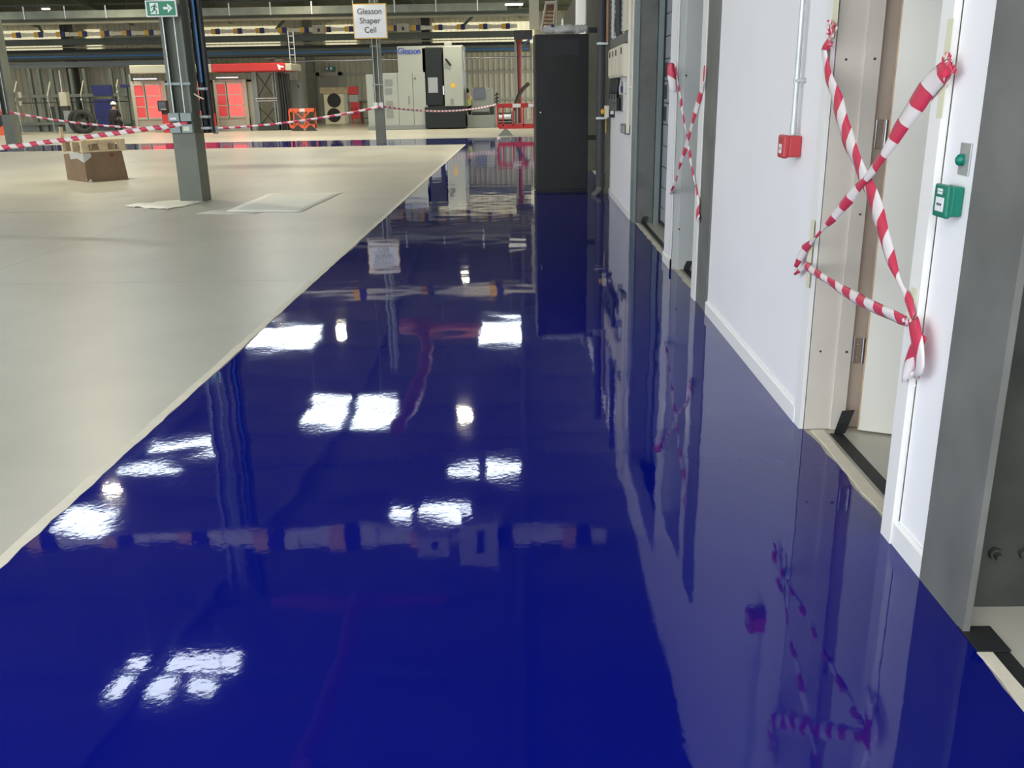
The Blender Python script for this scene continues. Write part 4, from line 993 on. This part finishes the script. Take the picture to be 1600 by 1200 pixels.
bx(xa, xb, 47, 48, 0, 1.35, 0, .04).build('body', 'orange_plastic', t); MB().cyl((xb-.35, 46.97, .72), (xb-.35, 47.02, .72), .33, 20).build('roundel', 'black', t)

# ------------------------------------------------------------ people
def skin_fig(name, nodes, edges, m, parent, sub=2):
    """one continuous skinned surface; nodes: name->(pos, radius)"""
    me = bpy.data.meshes.new(name); bm = bmesh.new(); L = bm.verts.layers.skin.verify(); V = {}
    o = org(parent)
    for i, (k, (p, r)) in enumerate(nodes.items()):
        v = bm.verts.new(Vector(p)-o); rr = r if isinstance(r, tuple) else (r, r); v[L].radius = rr; v[L].use_root = (i == 0); V[k] = v
    for a, b in edges: bm.edges.new((V[a], V[b]))
    bm.to_mesh(me); bm.free(); me.materials.append(MT[m])
    ob = bpy.data.objects.new(name, me); COL.objects.link(ob); ob.parent = parent
    s = ob.modifiers.new('skin', 'SKIN'); s.use_smooth_shade = True; ss = ob.modifiers.new('sub', 'SUBSURF'); ss.levels = sub; ss.render_levels = sub
    return ob
def seated(cx, cy, s=1.0):
    p = thing('person', (cx, cy, 0), 'person in black clothes and white hard hat, seated on swivel chair, back turned', 'person')
    V = lambda x, y, z: (cx+x, cy+y, z)
    arm = {}
    N = {'pel': (V(0, 0, .60), .15), 'waist': (V(0, .02, .78), .14), 'chest': (V(0, .05, .98), (.19, .13)), 'neck': (V(0, .07, 1.17), .06), 'head0': (V(0, .09, 1.27), .08), 'head': (V(0, .10, 1.36), .095),
         'shL': (V(-.17, .05, 1.08), .075), 'elL': (V(-.23, .14, .84), .052), 'haL': (V(-.16, .36, .80), .035), 'shR': (V(.17, .05, 1.08), .075), 'elR': (V(.23, .14, .84), .052), 'haR': (V(.16, .36, .80), .035),
         'hiL': (V(-.11, .06, .57), .095), 'knL': (V(-.16, .42, .54), .068), 'anL': (V(-.15, .36, .12), .045), 'toL': (V(-.15, .52, .05), .04),
         'hiR': (V(.11, .06, .57), .095), 'knR': (V(.16, .42, .54), .068), 'anR': (V(.13, .16, .14), .045), 'toR': (V(.13, .30, .05), .04)}
    E_ = [('pel', 'waist'), ('waist', 'chest'), ('chest', 'neck'), ('neck', 'head0'), ('head0', 'head'), ('chest', 'shL'), ('shL', 'elL'), ('elL', 'haL'), ('chest', 'shR'), ('shR', 'elR'), ('elR', 'haR'),
          ('pel', 'hiL'), ('hiL', 'knL'), ('knL', 'anL'), ('anL', 'toL'), ('pel', 'hiR'), ('hiR', 'knR'), ('knR', 'anR'), ('anR', 'toR')]
    skin_fig('body', N, E_, 'skin', p)
    g = lambda k, f: (N[k][0], tuple(v*f for v in N[k][1]) if isinstance(N[k][1], tuple) else N[k][1]*f)
    J = {k: g(k, 1.16) for k in ('pel', 'waist', 'chest', 'shL', 'elL', 'shR', 'elR')}; J['coll'] = (V(0, .065, 1.14), .075)
    J['wrL'] = (V(-.18, .30, .81), .045); J['wrR'] = (V(.18, .30, .81), .045)
    skin_fig('jacket', J, [('pel', 'waist'), ('waist', 'chest'), ('chest', 'coll'), ('chest', 'shL'), ('shL', 'elL'), ('elL', 'wrL'), ('chest', 'shR'), ('shR', 'elR'), ('elR', 'wrR')], 'cloth_black', p)
    T = {k: g(k, 1.18) for k in ('pel', 'hiL', 'knL', 'anL', 'hiR', 'knR', 'anR')}
    skin_fig('trousers', T, [('pel', 'hiL'), ('hiL', 'knL'), ('knL', 'anL'), ('pel', 'hiR'), ('hiR', 'knR'), ('knR', 'anR')], 'cloth_black', p)
    for sx, yy in ((-.15, .44), (.13, .24)): MB().sphere((cx+sx, cy+yy, .055), .06, 0, (.8, 2.0, .9)).build('shoe', 'black', p)
    for sx in (-1, 1):
        for q in range(4): MB().tube([(cx+sx*(.175-.02*q), cy+.38, .80), (cx+sx*(.165-.02*q), cy+.42, .79), (cx+sx*(.16-.018*q), cy+.45, .77)], .009, 6).build('finger', 'skin', p)
        MB().sphere((cx+sx*.093, cy+.09, 1.34), .022, 0, (.5, 1, 1.4)).build('ear', 'skin', p)
    h = MB(); h.sphere((cx, cy+.10, 1.39), .135, 0, (1, 1.12, 1.0), 20, True); h.cyl((cx, cy+.11, 1.375), (cx, cy+.11, 1.392), .15, 20); h.build('hard_hat', 'helmet', p)
    MB().sphere((cx, cy+.09, 1.33), .10, 0, (.95, .9, .8)).build('hair', 'hair', p)
    MB().sphere((cx, cy+.195, 1.33), .015, 0).build('nose', 'skin', p)
    c = thing('swivel_chair', (cx, cy, 0), 'black swivel chair under the seated worker in hard hat', 'chair')
    mb = MB(); mb.box(cx-.24, cx+.24, cy-.16, cy+.28, .40, .47, 0, .03); mb.build('seat', 'cloth_black', c)
    MB().cyl((cx, cy+.05, .1), (cx, cy+.05, .40), .03, 12).build('gas_lift', 'black', c)
    mb = MB(); mb.box(cx-.2, cx+.2, cy-.25, cy-.20, .60, .92, 0, .03); mb.build('backrest', 'cloth_black', c); bx(cx-.03, cx+.03, cy-.23, cy-.18, .42, .62).build('back_support', 'black', c)
    for k in range(5):
        a = k*math.pi*2/5+.3; q = Vector((cx+.33*math.cos(a), cy+.05+.33*math.sin(a), .09)); MB().tube([(cx, cy+.05, .12), q], .022, 8).build('base_arm', 'black', c)
        MB().cyl(q+Vector((-.02, 0, -.045)), q+Vector((.02, 0, -.045)), .045, 12).build('caster', 'black', c)
pp = onz(190, 208); seated(pp.x, 46.6)
def standing(cx, cy):
    p = thing('person', (cx, cy, 0), 'dark haired person in yellow high visibility top standing behind control unit', 'person')
    V = lambda x, y, z: (cx+x, cy+y, z)
    N = {'pel': (V(0, 0, .95), .14), 'waist': (V(0, 0, 1.1), .125), 'chest': (V(0, 0, 1.35), (.18, .12)), 'neck': (V(0, 0, 1.52), .055), 'head0': (V(0, .01, 1.61), .075), 'head': (V(0, .01, 1.71), .09),
         'shL': (V(-.18, 0, 1.44), .065), 'elL': (V(-.24, .03, 1.15), .048), 'haL': (V(-.2, .22, 1.02), .035), 'shR': (V(.18, 0, 1.44), .065), 'elR': (V(.24, .03, 1.15), .048), 'haR': (V(.2, .22, 1.02), .035),
         'hiL': (V(-.1, 0, .9), .09), 'knL': (V(-.11, .02, .5), .06), 'anL': (V(-.11, -.02, .09), .042), 'toL': (V(-.11, .13, .045), .04), 'hiR': (V(.1, 0, .9), .09), 'knR': (V(.11, .02, .5), .06), 'anR': (V(.11, -.02, .09), .042), 'toR': (V(.11, .13, .045), .04)}
    E_ = [('pel', 'waist'), ('waist', 'chest'), ('chest', 'neck'), ('neck', 'head0'), ('head0', 'head'), ('chest', 'shL'), ('shL', 'elL'), ('elL', 'haL'), ('chest', 'shR'), ('shR', 'elR'), ('elR', 'haR'),
          ('pel', 'hiL'), ('hiL', 'knL'), ('knL', 'anL'), ('anL', 'toL'), ('pel', 'hiR'), ('hiR', 'knR'), ('knR', 'anR'), ('anR', 'toR')]
    skin_fig('body', N, E_, 'skin', p)
    g = lambda k, f: (N[k][0], tuple(v*f for v in N[k][1]) if isinstance(N[k][1], tuple) else N[k][1]*f)
    J = {k: g(k, 1.17) for k in ('waist', 'pel', 'chest', 'shL', 'elL', 'shR', 'elR')}
    skin_fig('high_visibility_top', J, [('pel', 'waist'), ('waist', 'chest'), ('chest', 'shL'), ('shL', 'elL'), ('chest', 'shR'), ('shR', 'elR')], 'cloth_hivis', p)
    T = {k: g(k, 1.2) for k in ('pel', 'hiL', 'knL', 'anL', 'hiR', 'knR', 'anR')}
    skin_fig('trousers', T, [('pel', 'hiL'), ('hiL', 'knL'), ('knL', 'anL'), ('pel', 'hiR'), ('hiR', 'knR'), ('knR', 'anR')], 'cloth_black', p)
    MB().sphere((cx, cy-.01, 1.73), .115, 0, (.95, 1, 1.05)).build('hair', 'hair', p)
    for sx in (-.11, .11): MB().sphere((cx+sx, cy+.06, .05), .06, 0, (.8, 2, .8)).build('shoe', 'black', p)
standing(ony(730, 150, 48.6).x, 48.75)

# ------------------------------------------------------------ overhead steel and services at the far end
def hbar(px0, px1, py, Y, h, dep, name, m, label, cat, roll=True, **kw):
    a, b = ony(px0, py, Y).x, ony(px1, py, Y).x; z = ony(400, py-(400-300)*0, Y).z
    z = ony(300, py, Y).z
    return bx(a, b, Y, Y+dep, z-h/2, z+h/2, 0, 0).build(name, m, label=label, cat=cat)
def bar_px(px0, px1, py_top, py_bot, Y, dep, pxm=300):
    a, b = ony(px0, py_top, Y).x, ony(px1, py_top, Y).x
    return a, b, Y, Y+dep, ony(pxm, py_bot, Y).z, ony(pxm, py_top, Y).z
# wide galvanised tray (photo rows 14-26 at mid hall)
t = thing('cable_tray', (-12, 48.6, 6.0), 'wide galvanised cable tray hung across the whole hall near the top', 'cable tray')
A = bar_px(-60, 792, 13, 25, 48.6, .35); bx(*A).build('tray', 'tray_steel', t)
x = A[0]+1
while x < A[1]: bx(x, x+.06, 48.56, 48.6, A[4]-.02, A[5]+.22).build('hanger', 'galv', t); x += 2.05
A = bar_px(-60, 826, 30, 34.5, 50.5, .14); zc = (A[4]+A[5])/2
MB().cyl((A[0], 50.5, zc), (A[1], 50.5, zc), .075, 12).build('sprinkler_pipe', 'pipe_cream', label='pale sprinkler pipe crossing hall below the galvanised tray', cat='pipe')
A = bar_px(-60, 830, 24, 31, 52.5, .3); bx(*A).build('gantry_beam', 'beam', label='dark green beam directly behind the pale sprinkler pipe', cat='beam')
# beams in front of the cladding
SBL = [((57, 67, 56, .25), 'beam', 'long grey green crane beam just under the busbar'), ((74, 79, 57, .3), 'dark_beam', 'dark horizontal beam under the thin pale rail'), ((79, 90, 56.5, .2), 'beam', 'grey horizontal beam carrying the blue air pipe'), ((93, 102, 55, .3), 'machine_grey', 'pale grey crane runway beam above the rack and press line')]
for (a_, b_3, Y_, d_2), m, lab in SBL:
    A = bar_px(-60, 828 if a_ < 90 else 330, a_, b_3, Y_, d_2); bx(*A).build('steel_beam', m, label=lab, cat='beam')
for py, Y_, r, m, lab, x1 in ((70.5, 54, .03, 'pipe_cream', 'thin pale rail crossing below the busbar', 826), (85, 54, .045, 'pipe_blue', 'blue compressed air pipe crossing behind the machines', 826), (98.5, 53, .045, 'chrome', 'shiny pipe crossing behind the machining centre', 830), (91, 54, .04, 'dark_beam', 'dark thin pipe under the blue air pipe', 600)):
    z = ony(300, py, Y_).z; x0 = ony(-60 if py < 95 else 445, py, Y_).x
    MB().cyl((x0, Y_, z), (ony(x1, py, Y_).x, Y_, z), r, 10).build('pipe', m, label=lab, cat='pipe')
z = ony(790, 70, 53.9).z; zb_ = ony(805, 72, 53.9)
MB().tube([(ony(808, 72, 54).x, 54, ony(300, 85, 54).z), (ony(812, 72, 53).x, 53, ony(812, 72, 53).z), (ony(818, 70, 52).x, 52, ony(818, 70, 53).z), (ony(829, 61, 50).x, 50, ony(829, 61, 50).z)], .05, 10).build('pipe', 'pipe_blue', label='blue air pipe bend beside the tall black cabinet', cat='pipe')
for zz in (1.15, 2.75): bx(-13, 1.3, 59.75, 59.93, zz, zz+.14).build('trim_120', 'pipe_cream', **S)
# busbar runs
def busbar(Y_, z, x0, x1, label, step, boxes=(), off=0):
    t = thing('busbar_run', ((x0+x1)/2, Y_, z), label, 'busbar')
    bx(x0, x1, Y_, Y_+.12, z-.09, z+.09).build('rail', 'bus_cream', t)
    x = x0+off
    while x < x1-.5:
        bx(x, x+.22, Y_-.09, Y_, z-.13, z+.13).build('tap_cover', 'yellow', t); bx(x+.22, x+.44, Y_-.09, Y_, z-.14, z+.14).build('tap_socket', 'bus_blue', t)
        bx(x+1.0*step*.38, x+step*.58, Y_-.03, Y_, z-.11, z+.11).build('joint_cover', 'bus_cream', t)
        MB().cyl((x+step*.3, Y_+.06, z+.1), (x+step*.3, Y_+.06, zroof(Y_)), .008, 6).build('hanger_rod', 'steel_grey', t); x += step
    for (xa, w, h) in boxes:
        b = bx(xa, xa+w, Y_-.3, Y_+.1, z-h/2, z+h/2, 0, .01).build('switch_housing', 'canopy', t)
        bx(xa+w*.45, xa+w*.62, Y_-.34, Y_-.3, z-h*.3, z+h*.1).build('switch_handle', 'black', b)
    return t
YB = 52.0; zb = ony(300, 50, YB).z
busbar(YB, zb, ony(-60, 50, YB).x, ony(808, 40, YB).x, 'farthest cream busbar with yellow and blue tap off units', 1.19,
       ((ony(490, 45, YB).x, .62, .42), (ony(621, 43, YB).x, .62, .42)), .35)
busbar(31.6, 5.0, -40, 1.2, 'middle cream busbar overhead, seen reflected in the blue floor', 2.4, (), .3)
busbar(12.9, 4.95, -30, 1.1, 'nearest cream busbar overhead, seen reflected in the blue floor', 1.2, ((-1.08, .62, .85), (-1.75, .5, .4)), .5)
# far wall columns and braces
for i, (px0, px1, pt, lab) in enumerate(((100, 113, 25, 'dark steel wall column behind the blue panels'), (476, 488, 30, 'dark steel wall column left of the crate door'), (660, 673, 28, 'dark steel wall column behind the machining centre'), (-30, -18, 25, 'dark steel wall column beyond the left edge'), (300, 312, 28, 'dark steel wall column behind the main column'))):
    a = ony(px0, 90, 58.5).x; b = ony(px1, 90, 58.5).x
    if i == 3: continue
    bx(a, b, 58.5, 59.1, 0, zroof(58.8)-.1, 0).build('wall_column', 'dark_beam' if i != 1 else 'steel_olive', label=lab, cat='column')
for (pa, pb_, lab) in (((58, 38), (70, 56), 'short diagonal brace under roof at far left'), ((740, 24), (722, 42), 'short diagonal brace under roof above machining centre'), ((440, 36), (428, 50), 'short diagonal brace under roof above the lattice frame')):
    a_, b_4 = ony(*pa, 57), ony(*pb_, 57); a_ = b_4+(a_-b_4)*((zroof(57)-.09-b_4.z)/(a_.z-b_4.z)); MB().cyl(a_, b_4, .08, 8).build('diagonal_brace', 'beam', label=lab, cat='brace')
# right end details: red pipe, post, hose, black box, ductwork
x = ony(812, 110, 52).x
t = thing('red_riser_pipe', (x, 52, 0), 'brown red riser pipe standing left of tall black cabinet', 'pipe')
MB().cyl((x, 52, 0), (x, 52, ony(812, 62, 52).z), .13, 16).build('pipe', 'pipe_red', t); MB().sphere((x, 52, ony(811, 64, 52).z), .18).build('elbow', 'pipe_red', t)
x = ony(806, 110, 52.5).x; bx(x-.06, x+.06, 52.5, 52.6, 0, ony(806, 60, 52.5).z).build('post', 'machine_white', label='slim pale post behind the red riser pipe', cat='post')
a, b, c, d = fr(803, 47, 832, 61, 50); bx(a, b, 50, 50.6, c, d, 0, .02).build('black_ventilation_box', 'black_soft', label='black box beam over the red riser pipe', cat='duct')
mb = MB(); mb.tube([Vector((ony(805,185,51).x, 51, .02)), ony(805, 180, 51), ony(805, 165, 51), ony(810, 150, 51), ony(818, 138, 51), ony(827, 130, 51)], .10, 10); mb.build('black_hose', 'dark_beam', label='thick dark curved hose behind the red barrier', cat='hose')
p = ony(786, 183, 47); t = thing('motor_pump', (p.x, 47, 0), 'silver cylindrical pump on the floor behind red barrier', 'pump')
MB().cyl((p.x-.3, 47, .48), (p.x+.4, 47, .48), .2, 18).build('motor_body', 'chrome', t); bx(p.x-.3, p.x+.45, 46.8, 47.2, 0, .22).build('pump_base', 'black', t); bx(p.x+.4, p.x+.6, 46.9, 47.1, .2, .75).build('pump_head', 'steel_grey', t)
a, b, c, d = fr(827, 8, 842, 45, 44); bx(a, b, 44, 44.6, c, zroof(44)-.2, 0).build('insulated_duct', 'pipe_cream', label='short grey insulated duct above the black box beam', cat='duct')
# ladder frame hanging by the long wall above the cabinet
t = thing('stair_frame', (1.25, 40, 3.2), 'pale tall ladder frame above the tall black cabinet', 'frame')
pts = lambda *q: [ony(a_, b_4, 38) for a_, b_4 in q]
for seg in (((846, 47), (853, 6)), ((864, 50), (868, 4)), ((870, 50), (869, 0))):
    a_, b_4 = pts(*seg); MB().cyl(a_, b_4, .045, 8).build('rail', 'press_beige', t)
mb = MB()
for k in range(7):
    a_, b_4 = pts((847+k, 45-k*6), (866, 45-k*6)); mb.cyl(a_, b_4, .025, 6)
mb.build('rung', 'pipe_red', t)
a_, b_4 = pts((852, 5), (868, 4)); MB().cyl(a_, b_4, .06, 8).build('top_bar', 'press_beige', t)
# hanging tube light near top, and small bright fitting at left
for (pa, pb_, Y_, lab) in (((789, 6), (817, 5), 44, 'lit strip light over the far end right of the tray'), ((66, 13), (77, 13), 49.5, 'small lit strip light above the far left rack')):
    a_, b_4 = ony(*pa, Y_), ony(*pb_, Y_); t = thing('strip_light', (a_+b_4)/2, lab, 'light')
    MB().cyl((a_.x+.1, Y_, a_.z+.05), (a_.x+.1, Y_, zroof(Y_)-.05), .01, 6).build('suspension', 'steel_grey', t)
    bx(a_.x-.05, b_4.x+.05, Y_-.08, Y_+.08, a_.z, a_.z+.08).build('housing', 'steel_grey', t); bx(a_.x, b_4.x, Y_-.09, Y_+.09, a_.z-.07, a_.z).build('diffuser', 'tube_glow', t)
# red brown flexible ducts overhead, mirrored in the floor
def over(pxs, z): 
    out = []
    for px, py in pxs:
        r = ray(px, py); r.z = -r.z; out.append(Vector((0, 0, -H))+r*((z+H)/r.z))
    return out
MB().tube(over([(662, 518), (668, 548), (660, 580), (650, 610), (636, 640), (622, 668)], 6.2), [.22, .2, .2, .22, .2, .2], 12).build('flexible_duct', 'brick_duct', label='red brown flexible duct overhead over the middle of the hall', cat='duct')
MB().tube(over([(560, 935), (548, 975), (540, 1020), (520, 1080), (500, 1140), (470, 1200)], 6.0), .14, 12).build('flexible_duct', 'brick_duct', label='red brown flexible duct overhead nearest the camera', cat='duct')
MB().tube(over([(626, 510), (660, 512), (700, 512), (752, 514)], 6.0), .16, 10).build('crane_rail', 'brick_duct', label='brown overhead crane rail crossing above the blue lane', cat='rail')
MB().tube(over([(430, 945), (560, 940), (700, 938)], 6.2), .10, 10).build('crane_rail', 'brick_duct', label='brown overhead crane rail nearest the camera', cat='rail')

# ------------------------------------------------------------ high bay lamps
def bay_lamp(px, py, label, r=.22):
    p = mirr(px, py); z = zroof(p.y)-.9; rr = ray(px, py); rr.z = -rr.z; p = Vector((0, 0, -H))+rr*((z+H)/rr.z)
    return hb_lamp(p.x, p.y, z, label, r)
def hb_lamp(x, y, z, label, r=.22, W_=None):
    t = thing('high_bay_lamp', (x, y, z), label, 'lamp')
    mb = MB(); mb.cyl((x, y, z), (x, y, z+.28), r, 20, r1=.09); mb.cyl((x, y, z+.28), (x, y, z+.42), .09, 14); mb.build('reflector', 'galv', t)
    MB().cyl((x, y, z-.01), (x, y, z+.0), r*.92, 20).build('lens', 'lamp_glow', t)
    MB().cyl((x, y, z+.42), (x, y, zroof(y)-.05), .01, 6).build('suspension', 'steel_grey', t)
    L = bpy.data.lights.new('bulb', 'AREA'); L.shape = 'DISK'; L.size = r*2; L.energy = W_ or LAMP_W; L.color = (1.0, .90, .66); L.spread = math.radians(160)
    lo = bpy.data.objects.new('bulb', L); COL.objects.link(lo); lo.parent = t; lo.location = (0, 0, -.03)
bay_lamp(727, 650, 'high bay lamp mirrored brightly in the middle of the blue floor')
bay_lamp(534, 518, 'high bay lamp mirrored left of the middle of the blue floor', .18)
for k, (x, y) in enumerate(((-10, 20), (-18, 20), (-10, 36), (-18, 38), (-26, 30), (-3, 44), (-11, 46), (-20, 46), (-29, 46))):
    hb_lamp(x, y, min(7.6, zroof(y)-.9), 'high bay lamp %s under the roof' % ['over the cardboard box', 'left of the cardboard box', 'over the cross lane', 'by the far left column', 'over the left of the hall', 'above the machining centre', 'over the press line', 'over the seated worker', 'beyond the left edge', 'behind the press line', 'over the cream crate'][k], .2)
# repeats of one kind share a group
GR = {'high_bay_lamp': 'high bay lamps under the roof', 'inspection_lamp': 'diagonal lamp tubes above the rack', 'operator_console': 'red operator consoles at the press line',
      'masking_tape': 'cream masking tape round the blue floor', 'black_tape': 'black tape strips in the openings', 'barrier_tape': 'red and white barrier tapes',
      'wall_column': 'steel columns of the far wall', 'diagonal_brace': 'diagonal braces under the roof', 'busbar_run': 'overhead busbars', 'small_box': 'small cream boxes at the far left column',
      'strip_light': 'lit strip lights at the far end', 'steel_column': 'steel columns of the hall'}
for o in bpy.data.objects:
    k = o.name.split('.')[0]
    if o.parent is None and k in GR and 'label' in o: o['group'] = GR[k]
